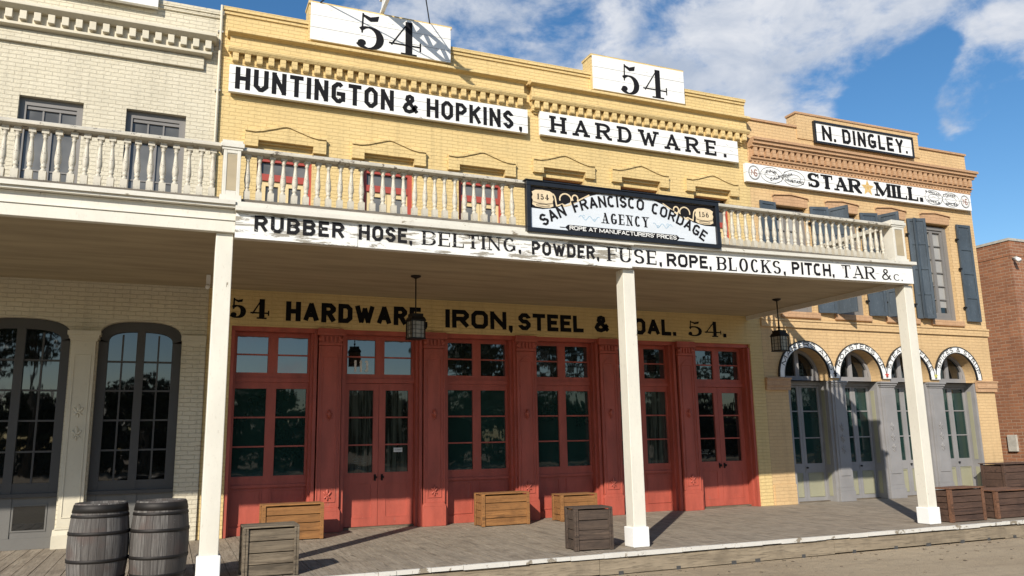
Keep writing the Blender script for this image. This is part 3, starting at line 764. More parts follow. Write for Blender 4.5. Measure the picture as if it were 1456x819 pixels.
def orn(b, cx, z, y, s=1.0):
    """cast fleur: upright lobe, two curling side lobes, a band and a drop"""
    blob(b, (cx, y, z+.035*s), .055*s, .022*s, .016, 0)
    for sg in (-1, 1):
        blob(b, (cx+sg*.035*s, y, z+.005*s), .045*s, .018*s, .014, sg*rad(42)); blob(b, (cx+sg*.03*s, y, z-.05*s), .03*s, .013*s, .011, sg*rad(-50))
    blob(b, (cx, y, z-.028*s), .012*s, .035*s, .016, 0); blob(b, (cx, y, z-.075*s), .035*s, .014*s, .013, 0)
def pilaster(cx):
    b = MB()
    b.box(cx-.215, cx+.215, 13.955, 14.3, 0, .335)                    # plinth
    b.prism_y([(cx-.215, .335), (cx+.215, .335), (cx+.185, .40), (cx-.185, .40)], 13.957, 14.3)
    b.box(cx-.185, cx+.185, 13.975, 14.3, .40, 3.12)                  # shaft
    for s in (-1, 1):
        b.box(cx+s*.185-.012, cx+s*.185+.012, 13.962, 14.0, .40, 3.12)
        b.box(cx+s*.125-.008, cx+s*.125+.008, 13.963, 13.976, .50, 2.92)
    b.box(cx-.133, cx+.133, 13.963, 13.976, .484, .499); b.prism_y([(cx-.13, 2.92), (cx+.13, 2.92), (cx+.06, 3.0), (cx, 3.03), (cx-.06, 3.0)], 13.963, 13.976)
    p = b.build('pilaster', M['red'], YB, bevel=.004)
    b = MB(); b.box(cx-.2, cx+.2, 13.95, 14.3, 3.125, 3.17); b.box(cx-.19, cx+.19, 13.96, 14.3, 3.17, 3.30); b.box(cx-.235, cx+.235, 13.92, 14.3, 3.30, 3.345); b.box(cx-.22, cx+.22, 13.94, 14.3, 3.346, 3.418)
    for k in range(5): b.obox((cx-.14+k*.07, 13.945, 3.23), (.018, 0, 0), (0, .016, 0), (0, 0, .05))
    for s in (-1, 1): b.lathe([(.0, 0), (.045, .002), (.045, .05), (.0, .052)], 0, 0, 0, 10) if False else b.tube([(cx+s*.17, 13.93, 3.235), (cx+s*.17, 13.96, 3.235)], .045, 10)
    b.build('capital', M['red'], p)
    b = MB(); orn(b, cx, .62, 13.962); orn(b, cx, 1.93, 13.962, .9); b.tube([(cx, 13.955, 1.88), (cx, 13.945, 1.95), (cx, 13.955, 2.02)], [.02, .035, .02], 8); b.build('ornament', M['red'], p)
for a, c_ in zip(BAYS[:-1], BAYS[1:]): pilaster((a[1]+c_[0])/2)

def pane_bay(b, gl, xa, xb, z0, z1, rows, y, bar=.025):
    gl.box(xa, xb, y+.035, y+.045, z0, z1)
    for k in range(1, rows):
        z = z0+(z1-z0)*k/rows; b.box(xa+.0005, xb-.0005, y+.012, y+.034, z-bar/2, z+bar/2)
def transom(x0, x1):
    cx = (x0+x1)/2; a, c_ = x0+.096, x1-.096; b = MB(); gl = MB(); y = RY
    px = [(cx-.59, cx-.085), (cx+.08, cx+.585)]
    z0, z1 = 2.66, 3.275
    b.box(a, c_, y-.03, y+.06, 2.50, 2.575); b.box(a, c_, y-.005, y+.06, 2.576, z0); b.box(a, c_, y, y+.06, z1, 3.344)
    for p, q in ((a, px[0][0]), (px[0][1], px[1][0]), (px[1][1], c_)): b.box(p, q, y+.001, y+.06, z0+.0005, z1-.0005)
    for p, q in px: pane_bay(b, gl, p, q, z0, z1, 2, y)
    t = b.build('transom_window', M['red'], YB); gl.build('glass', M['glass_trans'], t); return t
def panel(b, x0, x1, z0, z1, y):
    """raised frame bead round a sunk panel"""
    w = .022
    b.box(x0, x1, y-.012, y+.001, z0, z0+w); b.box(x0, x1, y-.012, y+.001, z1-w, z1)
    b.box(x0, x0+w, y-.0115, y+.001, z0+w, z1-w); b.box(x1-w, x1, y-.0115, y+.001, z0+w, z1-w)
def shop_window(x0, x1, gm='glass_shop'):
    transom(x0, x1)
    cx = (x0+x1)/2; a, c_ = x0+.096, x1-.096; b = MB(); gl = MB(); y = RY
    px = [(cx-.605, cx-.105), (cx+.055, cx+.56)] if False else [(cx-.60, cx-.09), (cx+.07, cx+.575)]
    z0, z1 = .94, 2.39
    b.box(a, c_, y, y+.06, z1, 2.499); b.box(a, c_, y+.0005, y+.06, .80, z0); b.box(a, c_, y-.03, y+.06, .755, .799)
    for p, q in ((a, px[0][0]), (px[0][1], px[1][0]), (px[1][1], c_)): b.box(p, q, y+.001, y+.06, z0+.0005, z1-.0005)
    for p, q in px: pane_bay(b, gl, p, q, z0, z1, 3, y)
    t = b.build('shop_window', M['red'], YB); gl.build('glass', M[gm], t)
    b = MB(); b.box(a, c_, y+.012, y+.06, 0, .754); b.box(a, c_, y-.012, y+.011, 0, .13)
    for p, q in ((a+.01, cx-.11), (cx+.03, c_-.03)): panel(b, p, q, .16, .72, y+.012)
    b.build('stall_riser', M['red'], t)
def doors(x0, x1, gm='glass_curt'):
    transom(x0, x1)
    cx = (x0+x1)/2-.01; a, c_ = x0+.096, x1-.096; y = RY; out = []
    b = MB(); b.box(a, c_, y-.05, y+.06, 0, .03); b.build('threshold', M['crate_grey'], YB)
    for s in (0, 1):
        p, q = (a+.004, cx-.003) if s == 0 else (cx+.003, c_-.004); b = MB(); gl = MB()
        ga, gb = (cx-.535, cx-.10) if s == 0 else (cx+.12, cx+.545)
        z0, z1 = .94, 2.375
        b.box(p, q, y+.012, y+.055, z1, 2.495); b.box(p, q, y+.012, y+.055, .76, z0); b.box(p, q, y+.0125, y+.055, .035, .17); b.box(p, ga, y+.0122, y+.055, .17, z1) ; b.box(gb, q, y+.0122, y+.055, .17, z1)
        b.box(ga, gb, y+.022, y+.05, .17, .76); panel(b, ga+.0, gb-.0, .172, .758, y+.022)
        pane_bay(b, gl, ga, gb, z0+.0005, z1-.0005, 3, y+.012)
        d = b.build('door', M['red'], YB); gl.build('glass', M[gm], d)
        k = MB(); xk = cx-.055 if s == 0 else cx+.07
        k.tube([(xk, y+.012, .86), (xk, y-.03, .86)], .010, 8); k.tube([(xk, y-.025, .86), (xk, y-.045, .86), (xk, y-.06, .86)], [.018, .028, .016], 10); k.box(xk-.018, xk+.018, y+.006, y+.013, .80, .91)
        k.build('door_knob', M['iron'], d); out.append(d)
    return out
for i, (x0, x1) in enumerate(BAYS):
    if i in (1, 5): DD = doors(x0, x1, 'glass_curt' if i == 1 else 'glass_cream')
    else: shop_window(x0, x1, 'glass_curt' if i == 4 else 'glass_shop')
    if i == 1: D1 = DD
    if i == 5: D2 = DD
# house number and small notices on the glass
b = MB(); letter_mesh(b, '113', 'arch', 2.95, 3.22, 2.70, 2.91, RY+.033, gap=.16); b.build('house_number', M['white_ink'], YB)
b = MB(); b.box(3.70, 3.86, RY+.036, RY+.044, 1.285, 1.36)
nt_ = b.build('door_notice', M['paper'], D1[1]); b = MB(); letter_mesh(b, 'CLOSED', 'thin', 3.72, 3.84, 1.31, 1.335, RY+.035); b.build('notice_lettering', M['thin_ink'], nt_)
def decal(cx, z, d):
    b = MB()
    for k, wd in enumerate((.22, .17, .26)):
        for j in range(9):
            if random.random() < .85: xx = cx-wd/2+wd*j/9; b.box(xx, xx+wd/12, RY+.045, RY+.0465, z+.17-k*.035, z+.187-k*.035)
    flat_ring(b, cx, z+.03, .03, .03, .006, RY+.046, n=20); b.box(cx-.012, cx+.012, RY+.0445, RY+.0465, z+.02, z+.04)
    b.build('window_decal', M['faint_ink'], d)
decal(3.08, 1.0, D1[0]); decal(10.40, 1.0, D2[0])
# lettering painted on the lintel course
letter_mesh(MB(), '54', 'numw', .80, 1.43, 3.545, 3.885, 13.996, gap=.05).build('painted_lettering', M['black_wall'], YB)
letter_mesh(MB(), 'HARDWARE,', 'blockw', 1.715, 4.235, 3.53, 3.87, 13.996).build('painted_lettering', M['black_wall'], YB)
letter_mesh(MB(), 'IRON,', 'blockw', 4.58, 5.93, 3.525, 3.865, 13.996).build('painted_lettering', M['black_wall'], YB)
letter_mesh(MB(), 'STEEL', 'blockw', 6.05, 7.46, 3.53, 3.86, 13.996).build('painted_lettering', M['black_wall'], YB)
letter_mesh(MB(), '&', 'blockw', 7.71, 8.06, 3.545, 3.89, 13.996).build('painted_lettering', M['black_wall'], YB)
letter_mesh(MB(), 'COAL.', 'blockw', 8.30, 9.64, 3.535, 3.87, 13.996).build('painted_lettering', M['black_wall'], YB)
letter_mesh(MB(), '54.', 'numw', 9.93, 10.92, 3.545, 3.875, 13.996, gap=.06).build('painted_lettering', M['black_wall'], YB)

# ================================================================== CREAM BRICK BUILDING
CB = thing('cream_brick_building', 'cream painted brick building with dark arched windows left of the yellow store', 'building', (-2.5, WALL, 0))
def basket(x0, x1, zs, zc, n=20, e=2.7):
    c_, hw = (x0+x1)/2, (x1-x0)/2
    return [(c_+hw*math.sin(t), zs+(zc-zs)*(1-abs(math.sin(t))**e)**(1/e)) for t in [(-1+2*i/n)*PI/2 for i in range(n+1)]]
ARCH = [(-2.86, -1.5), (-1.115, .095), (-4.6, -3.25)]
UPW = [(-2.51, -1.60), (-.97, -.05), (-4.05, -3.14)]
b = MB(); b.wall(-6.5, .465, 0, 8.93, WALL, [(x0, x1, 0, 3.43) for x0, x1 in ARCH]+[(x0, x1, 4.3, 6.99) for x0, x1 in UPW], .22)
for x0, x1 in ARCH:
    P = basket(x0, x1, 3.14, 3.43)
    for (xa, za), (xb, zb) in zip(P[:-1], P[1:]):                     # spandrel fill above the arch curve
        if xb-xa > 1e-5: b.prism_y([(xa, za), (xb, zb), (xb, 3.4302), (xa, 3.4302)], 14.0, 14.2)
b.box(-6.5, .465, 14.36, 24, 8.4, 8.5); b.box(.33, .46, 14.31, 24, 0, 8.9)
b.box(-6.5, .465, 14.24, 14.3, 8.0, 8.93)
b.build('wall', M['cream'], CB)
b = MB(); b.box(-6.5, .40, 14.5, 14.52, 0, 8.4); b.build('interior_backing', M['roof'], CB)
b = MB(); b.box(-6.5, .468, 13.95, 14.3, 8.94, 9.02); b.box(-6.5, .466, 13.97, 14.29, 8.88, 8.939); b.build('coping', M['cream'], CB)
b = MB()
b.prism_x([(13.72, 8.40), (13.72, 8.44), (13.81, 8.50), (14.001, 8.55), (14.001, 8.345), (13.81, 8.345)], -6.5, .36)
b.box(-6.5, .32, 13.89, 14.001, 8.17, 8.345)
b.prism_x([(13.85, 8.11), (13.85, 8.155), (13.889, 8.17), (14.001, 8.17), (14.001, 8.08)], -6.5, .30)
for k in range(34):
    xx = .235-k*.198; b.box(xx-.05, xx+.05, 13.80, 13.889, 8.195, 8.343)
b.build('cornice', M['cream_trim'], CB, bevel=.006)
b = MB(); b.box(-6.5, .18, 13.945, 14.001, 7.865, 8.08); b.build('frieze_panel', M['cream'], CB)
for x0, x1 in UPW:
    b = MB(); cx = (x0+x1)/2; y = 14.09
    b.box(x0, x0+.10, y, y+.1, 4.31, 6.985); b.box(x1-.10, x1, y, y+.1, 4.31, 6.985); b.box(x0+.1, x1-.1, y, y+.1, 6.87, 6.985)
    b.box(x0+.1, x1-.1, y+.003, y+.1, 6.46, 6.53); b.box(x0+.1, x1-.1, y+.02, y+.09, 6.81, 6.869)
    for k in (1, 2): xx = x0+.1+(x1-x0-.2)*k/3; b.box(xx-.013, xx+.013, y+.03, y+.07, 6.531, 6.809)
    b.box(cx-.03, cx+.03, y+.022, y+.08, 4.32, 6.459); b.box(x0+.1, x1-.1, y+.024, y+.08, 4.32, 4.6)
    for z in (5.12, 5.80): b.box(x0+.1, x1-.1, y+.035, y+.075, z-.012, z+.012)
    f = b.build('window', M['grey_up'], CB); b = MB(); b.box(x0+.101, x1-.101, y+.05, y+.06, 4.601, 6.458); b.box(x0+.101, x1-.101, y+.05, y+.06, 6.531, 6.808); b.build('glass', M['glass_up'], f)
for x0, x1 in ARCH:
    cx = (x0+x1)/2; y = 14.12; b = MB(); gl = MB(); zs = .80
    O = basket(x0+.002, x1-.002, 3.14, 3.428); I = basket(x0+.14, x1-.14, 3.10, 3.27)
    for k in range(len(O)-1): b.prism_y([I[k], I[k+1], O[k+1], O[k]], y, y+.07)
    b.box(x0, x0+.139, y, y+.07, zs, 3.10); b.box(x1-.139, x1, y, y+.07, zs, 3.10)
    b.box(cx-.06, cx+.06, y-.01, y+.07, zs, 3.275); b.box(x0+.14, x1-.14, y+.001, y+.07, zs, .95); b.box(x0, x1, y-.05, y+.07, .745, .799)
    for s in (0, 1):
        xa, xb = (x0+.14, cx-.06) if s == 0 else (cx+.06, x1-.14); m_ = (xa+xb)/2
        b.box(m_-.013, m_+.013, y+.02, y+.045, .951, 3.22)
        for k in range(1, 5): z = .95+.46*k; b.box(xa, xb, y+.0205, y+.0445, z-.014, z+.014)
    f = b.build('arched_window', M['grey_frame'], CB); gl.box(x0+.13, x1-.13, y+.046, y+.056, .94, 3.28); gl.build('glass', M['glass_cream'], f)
    b = MB(); b.box(x0, x1, y+.01, y+.07, 0, .744); b.box(x0, x1, y-.015, y+.01, 0, .16); b.box(x0, x0+.12, y-.005, y+.01, .161, .744); b.box(x1-.12, x1, y-.005, y+.01, .161, .744); b.box(cx-.08, cx+.08, y-.005, y+.01, .161, .744)
    for p, q in ((x0+.13, cx-.09), (cx+.09, x1-.13)): panel(b, p, q, .25, .64, y+.01)
    pn = b.build('wooden_panel', M['grey_panel'], f)
    for p, q in ((x0+.155, cx-.115), (cx+.115, x1-.155)): MB().box(p, q, y+.004, y+.0095, .275, .615).build('panel_pane', M['glass_cream'], pn)

def cream_pilaster(x0, x1, brick=False):
    b = MB(); cx = (x0+x1)/2
    b.box(x0, x1, 13.93, 14.2, .30, 3.08); b.box(x0-.05, x1+.05, 13.89, 14.2, 0, .19); b.prism_x([(13.89, .19), (13.93, .27), (14.2, .27), (14.2, .19)], x0-.045, x1+.045)
    b.box(x0-.02, x1+.02, 13.915, 14.2, .27, .30)
    for s in (-1, 1): b.box(cx+s*((x1-x0)/2-.055)-.008, cx+s*((x1-x0)/2-.055)+.008, 13.92, 13.931, .45, 2.85)
    b.box(x0+.05, x1-.05, 13.92, 13.9308, 2.851, 2.866); b.box(x0+.05, x1-.05, 13.92, 13.9308, .434, .449)
    p = b.build('pilaster', M['cream_trim'], CB, bevel=.004)
    b = MB(); b.box(x0-.02, x1+.02, 13.91, 14.2, 3.08, 3.12); b.box(x0-.04, x1+.04, 13.885, 14.2, 3.12, 3.17); b.box(x0-.06, x1+.06, 13.86, 14.2, 3.17, 3.235); b.build('capital', M['cream_trim'], p)
    b = MB(); orn(b, cx, 2.02, 13.925, 1.1); orn(b, cx, 1.68, 13.925, 1.1); b.build('ornament', M['cream_trim'], p)
cream_pilaster(-1.475, -1.14); cream_pilaster(-3.22, -2.89)
b = MB(); b.box(.115, .455, 13.955, 14.002, 0, 3.08); b.build('brick_pier', M['cream'], CB)
b = MB(); b.box(.10, .46, 13.94, 14.002, 3.08, 3.13); b.box(.085, .46, 13.92, 14.002, 3.131, 3.215); b.build('pier_cap', M['cream_trim'], CB)

# ================================================================== BUFF BRICK CORNER BUILDING
TB = thing('buff_brick_building', 'buff brick mill with blue shutters and four arched grey doorways at the corner', 'building', (15.5, WALL, 0))
AX = [13.03, 14.62, 16.19, 17.80]; AR = .64; AZ = 2.74
TW = [(12.53, 13.46), (14.10, 15.03), (15.70, 16.60), (17.20, 18.13)]
PX = [(13.70, 14.08), (15.20, 15.62), (16.76, 17.20)]
TX0, TX1 = 11.862, 19.06
h_ = [(12.49, 18.42, 0, 2.65)]+[(c_-AR, c_+AR, 2.65, AZ+AR) for c_ in AX]+[(a, c_, 4.2, 6.68) for a, c_ in TW]
b = MB(); b.wall(TX0, TX1, 0, 8.66, WALL, h_, .32)
for c_ in AX:
    n = 24
    for i in range(n):
        A, B = PI-PI*i/n, PI-PI*(i+1)/n; xa, za, xb, zb = c_+AR*math.cos(A), AZ+AR*math.sin(A), c_+AR*math.cos(B), AZ+AR*math.sin(B)
        b.prism_y([(xa, za), (xb, zb), (xb, AZ+AR+.0003), (xa, AZ+AR+.0003)], 14.0, 14.31)
b.box(TX0, TX1, 14.36, 24, 8.2, 8.3); b.box(18.8, TX1, 14.31, 24, 0, 8.6); b.box(TX0, TX1, 14.25, 14.31, 7, 8.66)
b.build('wall', M['tan'], TB)
b = MB(); b.box(TX0+.1, TX1-.1, 14.9, 14.92, 0, 8.2); b.build('interior_backing', M['roof'], TB)
b = MB(); b.box(TX0, 13.36, 13.96, 14.31, 8.661, 8.71); b.box(17.38, TX1+.02, 13.96, 14.31, 8.661, 8.71); b.box(13.34, 17.40, 13.955, 14.31, 9.02, 9.07); b.build('coping', M['tan_trim'], TB)
b = MB(); b.box(13.37, 17.37, 13.975, 14.30, 8.40, 9.019); b.build('raised_parapet', M['tan'], TB)
b = MB()
for z0, z1, d, e in ((8.11, 8.17, .24, .14), (8.035, 8.109, .20, .11), (7.97, 8.034, .15, .08), (7.705, 7.74, .10, .04), (7.65, 7.704, .06, .03)):
    b.box(TX0+.02, TX1+e, WALL-d, 14.001, z0, z1)
b.box(TX0+.04, TX1+.04, WALL-.06, 14.001, 7.741, 7.969); b.box(TX0+.05, TX1+.02, WALL-.03, 14.001, 7.56, 7.649)
n = 40
for k in range(n): xx = TX0+.13+k*(TX1-TX0-.2)/(n-1); b.box(xx-.05, xx+.05, WALL-.135, WALL-.0605, 7.77, 7.9695)
n = 66
for k in range(n): xx = TX0+.1+k*(TX1-TX0-.16)/(n-1); b.box(xx-.03, xx+.03, WALL-.058, WALL-.0305, 7.585, 7.649)
b.build('cornice', M['tan_trim'], TB)
b = MB(); b.box(TX0, TX1+.01, 13.955, 14.001, 3.83, 3.97); b.box(TX0, TX1+.01, 13.935, 14.0005, 3.971, 4.01); b.build('belt_course', M['tan'], TB)
for x0, x1 in ((TX0, 12.52), (18.39, TX1+.04)):
    b = MB(); b.box(x0, x1, 13.93, 14.001, 2.52, 2.66); b.box(x0, x1+.02, 13.91, 14.0005, 2.661, 2.70); b.box(x0, x1, 13.95, 14.0008, 2.43, 2.519); b.build('impost', M['tan_trim'], TB)
b = MB(); b.box(11.90, 12.485, 13.97, 14.001, 0, .42); b.build('patched_base', M['tan'], TB)
def shutter(name, hx, side, ang, wdt=.47, z0=4.19, z1=6.71):
    """panelled shutter hinged at hx; side -1 opens to the left; ang = angle off the wall"""
    root = thing('shutter_pivot', None, None) if False else None
    d = Vector((side*math.cos(rad(ang)), -math.sin(rad(ang)), 0)); nrm = Vector((d.y, -d.x, 0))
    if nrm.y > 0: nrm = -nrm
    o = Vector((hx, 13.965, 0)); b = MB(); th = .022
    def piece(u0, u1, za, zb, t0, t1):
        c_ = o+d*((u0+u1)/2)+Vector((0, 0, (za+zb)/2))+nrm*((t0+t1)/2); b.obox(c_, d*(u1-u0)/2, nrm*(t1-t0)/2, Vector((0, 0, (zb-za)/2)))
    piece(0, wdt, z0, z1, 0, .02)
    for u0, u1 in ((0, .065), (wdt-.065, wdt)): piece(u0, u1, z0, z1, .0201, .038)
    zz = [z0, z0+.62, z0+1.25, z0+1.88, z1]
    for k, z in enumerate(zz):
        za, zb = (z, z+.09) if k == 0 else ((z-.07, z) if k == 4 else (z-.035, z+.035)); piece(.0652, wdt-.0652, za, zb, .0202, .0375)
    f = b.build('shutter', M['shutter'], TB)
    b = MB()
    for z in (z0+.35, z0+1.35, z1-.4): b.obox(o+Vector((0, 0, z))-d*.02+nrm*.02, d*.045, nrm*.02, Vector((0, 0, .02)))
    b.build('hinge', M['iron'], f)
for i, (x0, x1) in enumerate(TW):
    b = MB(); y = 14.13; cx = (x0+x1)/2
    for a, c_ in ((x0, x0+.10), (x1-.13, x1)): b.box(a, c_, y-.03, y+.1, 4.2, 6.62)
    b.box(x0+.1, x1-.13, y-.03, y+.1, 6.54, 6.62); b.box(x0+.1, x1-.13, y-.02, y+.1, 4.2, 4.29)
    a, c_ = x0+.10, x1-.13; m_ = a+(c_-a)*.46
    b.box(a, a+.03, y, y+.07, 4.291, 6.539); b.box(c_-.06, c_, y, y+.07, 4.291, 6.539); b.box(m_-.05, m_+.05, y-.002, y+.07, 4.291, 6.539); b.box(a+.03, m_-.05, y, y+.07, 4.291, 4.40); b.box(m_+.05, c_-.06, y, y+.07, 4.291, 4.40); b.box(a+.03, m_-.05, y, y+.07, 6.48, 6.539); b.box(m_+.05, c_-.06, y, y+.07, 6.48, 6.539)
    for k in range(1, 6):
        z = 4.40+2.08*k/6; b.box(a+.03, m_-.05, y+.015, y+.05, z-.013, z+.013); b.box(m_+.05, c_-.06, y+.015, y+.05, z-.013, z+.013)
    f = b.build('window', M['grey_up'], TB)
    b = MB(); b.box(a+.03, m_-.05, y+.051, y+.058, 5.2, 6.48); b.box(m_+.05, c_-.06, y+.051, y+.058, 4.55, 6.48); b.build('window_blind', M['glass_curtain'], f)
    b = MB(); b.box(a+.03, m_-.05, y+.051, y+.058, 4.40, 5.199); b.box(m_+.05, c_-.06, y+.051, y+.058, 4.40, 4.549); b.build('glass', M['glass_cream'], f)
    b = MB(); P = [(x0-.02, 6.681), (x1+.02, 6.681), (x1+.06, 6.87)]+[(cx+(x1-x0)/2*k, 6.87+.05*(1-k*k)) for k in (.6, .2, -.2, -.6)]+[(x0-.06, 6.87)]
    b.prism_y(P, 13.985, 14.001); P2 = [(x0-.07, 6.872), (x0-.02, 6.90), (cx, 6.945), (x1+.02, 6.90), (x1+.07, 6.872)]
    for p, q in zip(P2[:-1], P2[1:]): b.prism_y([(p[0], p[1]), (q[0], q[1]), (q[0], q[1]+.02), (p[0], p[1]+.02)], 13.955, 14.0012)
    b.build('brick_arch', M['tan_trim'], TB)
    b = MB(); b.box(x0-.08, x1+.10, 13.94, 14.12, 4.06, 4.19); b.build('window_sill', M['tan_trim'], TB)
for hx, side, ang in ((12.50, -1, 4), (13.52, 1, 12), (14.10, -1, 112), (15.07, 1, 12), (15.70, -1, 112), (16.62, 1, 20), (17.17, -1, 14), (18.34, 1, 3)): shutter('shutter', hx, side, ang)
# arched doorways
b = MB()
def tan_pilaster(x0, x1):
    b = MB(); cx = (x0+x1)/2
    b.box(x0, x1, 13.97, 14.4, .30, 2.52); b.box(x0-.03, x1+.03, 13.94, 14.4, 0, .22); b.box(x0-.015, x1+.015, 13.955, 14.4, .22, .299)
    b.box(x0+.06, x1-.06, 13.955, 13.9705, .55, 2.35); p = b.build('pilaster', M['lav'], TB, bevel=.004)
    b = MB(); b.box(x0-.015, x1+.015, 13.95, 14.4, 2.52, 2.56); b.box(x0-.04, x1+.04, 13.925, 14.4, 2.561, 2.61); b.box(x0-.06, x1+.06, 13.90, 14.4, 2.611, 2.648); b.build('capital', M['lav'], p)
    b = MB(); orn(b, cx, 1.62, 13.95); orn(b, cx, 1.38, 13.95); orn(b, cx, 1.14, 13.95); b.build('ornament', M['lav'], p)
for x0, x1 in PX: tan_pilaster(x0, x1)
EDGE = [12.49]+[v for p in PX for v in p]+[18.42]
for i in range(4):
    x0, x1 = EDGE[2*i], EDGE[2*i+1]; cx = AX[i]+.02; y = 14.28; b = MB(); gl = MB(); pn = MB()
    # frame and half-round transom light
    b.box(x0, x0+.07, 14.02, y+.08, 0, 2.648); b.box(x1-.07, x1, 14.02, y+.08, 0, 2.648); b.box(x0+.07, x1-.07, y-.05, y+.08, 2.56, 2.66)
    n = 20
    for k in range(n):
        A, B = PI-PI*k/n, PI-PI*(k+1)/n
        b.prism_y([(AX[i]+.565*math.cos(A), AZ+.565*math.sin(A)), (AX[i]+.565*math.cos(B), AZ+.565*math.sin(B)), (AX[i]+(AR-.002)*math.cos(B), AZ+(AR-.002)*math.sin(B)), (AX[i]+(AR-.002)*math.cos(A), AZ+(AR-.002)*math.sin(A))], y, y+.08)
    b.box(AX[i]-AR+.002, AX[i]+AR-.002, y+.002, y+.08, 2.661, AZ+.03); b.box(cx-.06, cx+.05, y+.004, y+.08, AZ+.03, AZ+.565); b.box(cx+.46, cx+.52, y+.005, y+.08, AZ+.03, AZ+.2)
    f = b.build('doorway', M['lav'], TB)
    gl.box(AX[i]-.58, AX[i]+.58, y+.05, y+.056, AZ, AZ+.58); gl.build('transom_glass', M['glass_cream'], f)
    # narrow side panels in the right reveal
    b = MB(); b.box(x1-.078, x1-.0705, 14.12, y-.06, .12, .62); b.box(x1-.078, x1-.0705, 14.12, y-.06, .80, 2.45); b.build('reveal_panel', M['olive'], f)
    a, c_ = x0+.07, x1-.07
    for s in (0, 1):
        p, q = (a+.003, cx-.003) if s == 0 else (cx+.003, c_-.003); b = MB(); gl = MB(); pl = MB()
        ga, gb = (p+.05, q-.07) if s == 0 else (p+.07, q-.06)
        b.box(p, ga, y+.01, y+.05, .02, 2.555); b.box(gb, q, y+.01, y+.05, .02, 2.555)
        for z0, z1 in ((.02, .10), (.63, .83), (2.51, 2.555)): b.box(ga, gb, y+.0102, y+.05, z0, z1)
        for z in (1.39, 1.98): b.box(ga, gb, y+.015, y+.034, z-.013, z+.013)
        d = b.build('door', M['lav'], TB); gl.box(ga, gb, y+.035, y+.042, .83, 2.51); gl.build('glass', M['glass_shop'], d)
        pl.box(ga, gb, y+.022, y+.03, .10, .63); panel(pl, ga+.01, gb-.01, .11, .62, y+.022); pl.build('door_panel', M['olive'], d)
        if s == 1:
            k = MB(); k.tube([(cx+.035, y+.01, .74), (cx+.035, y-.03, .74), (cx+.035, y-.05, .74)], [.01, .022, .014], 8); k.build('door_knob', M['iron'], d)
    b = MB(); b.box(x0, x1, y-.06, y+.08, 0, .018); b.build('threshold', M['crate_grey'], f)

# ================================================================== RED BRICK BUILDING (far right)
RB = thing('red_brick_building', 'plain red brick building at the right edge beyond the buff mill', 'building', (28, 20, -.27))
b = MB(); b.box(21, 40, 14.45, 32, -.27, 6.20); b.build('wall', M['red_brick'], RB)
b = MB(); b.box(20.985, 40, 14.435, 32, 6.20, 6.62); b.build('parapet', M['red_brick'], RB)
b = MB(); b.box(20.96, 40, 14.41, 32, 6.62, 6.69); b.build('coping', M['metalbox'], RB)
b = MB(); b.box(20.93, 20.998, 14.93, 15.19, .92, 1.36); tag(b.build('meter_box', M['metalbox'], bevel=.01), 'pale grey meter box on the side of the red brick building', 'meter box')
ca = thing('security_camera', 'small pale camera under the parapet of the red brick building', 'camera', (21.05, 14.33, 6.1))
b = MB(); b.tube([(21.05, 14.43, 6.12), (21.05, 14.30, 6.12)], .03, 8); b.build('bracket', M['metalbox'], ca)
b = MB(); b.tube([(21.05, 14.33, 6.08), (21.02, 14.22, 6.02)], .06, 10); b.build('body', M['white_clean'], ca)
# ================================================================== PORCHES
def slab(b, x0, x1, y0, y1, za, zb, h):
    """board whose underside runs from za at x0 to zb at x1"""
    b.add([(x0,y0,za),(x1,y0,zb),(x1,y1,zb),(x0,y1,za),(x0,y0,za+h),(x1,y0,zb+h),(x1,y1,zb+h),(x0,y1,za+h)],
          [(3,2,1,0),(4,5,6,7),(0,1,5,4),(1,2,6,5),(2,3,7,6),(3,0,4,7)]); return b
def baluster_mesh():
    b = MB()
    b.box(-.036, .036, -.036, .036, 0, .11); b.box(-.036, .036, -.036, .036, .545, .60)
    b.lathe([(.030, .1101), (.034, .125), (.022, .14), (.020, .15), (.031, .165), (.031, .172), (.024, .18), (.033, .22), (.037, .255), (.034, .30), (.026, .37), (.020, .45), (.018, .49), (.026, .50), (.026, .508), (.020, .515), (.031, .535), (.034, .5449)], seg=10, cap=False)
    return b
BALZ = 4.352
def place_balusters(parent, pts, first):
    for p in pts:
        if first is None:
            first = baluster_mesh().build('baluster', M['baluster'], parent, local=True, bevel=0); o = first
        else:
            o = first.copy(); C.objects.link(o); o.parent = parent
        o.location = Vector(p)-parent.location; o.rotation_euler = (random.uniform(-.015, .015), random.uniform(-.02, .02), random.uniform(-.06, .06))
    return first
def newel(parent, x0, x1, y0, y1, zt=4.93):
    b = MB(); b.box(x0, x1, y0, y1, 4.37, zt); b.box(x0-.025, x1+.025, y0-.025, y1+.025, 4.285, 4.369)
    for a, c_ in ((x0, x0+.04), (x1-.04, x1)): b.box(a, c_, y0-.012, y0+.001, 4.37, zt)
    b.box(x0+.04, x1-.04, y0-.0115, y0+.001, 4.371, 4.42); b.box(x0+.04, x1-.04, y0-.0115, y0+.001, zt-.04, zt-.001)
    p = b.build('newel_post', M['white'], parent, bevel=.004)
    b = MB(); b.box(x0-.02, x1+.02, y0-.02, y1+.02, zt+.001, zt+.03); b.box(x0-.035, x1+.035, y0-.035, y1+.035, zt+.031, zt+.085); b.box(x0-.02, x1+.02, y0-.02, y1+.02, zt+.086, zt+.12); b.build('newel_cap', M['white'], p, bevel=.004)
    b = MB(); b.box(x0+.042, x1-.042, y0-.004, y0-.0005, 4.43, zt-.05); b.build('newel_panel', M['ceiling'], p)
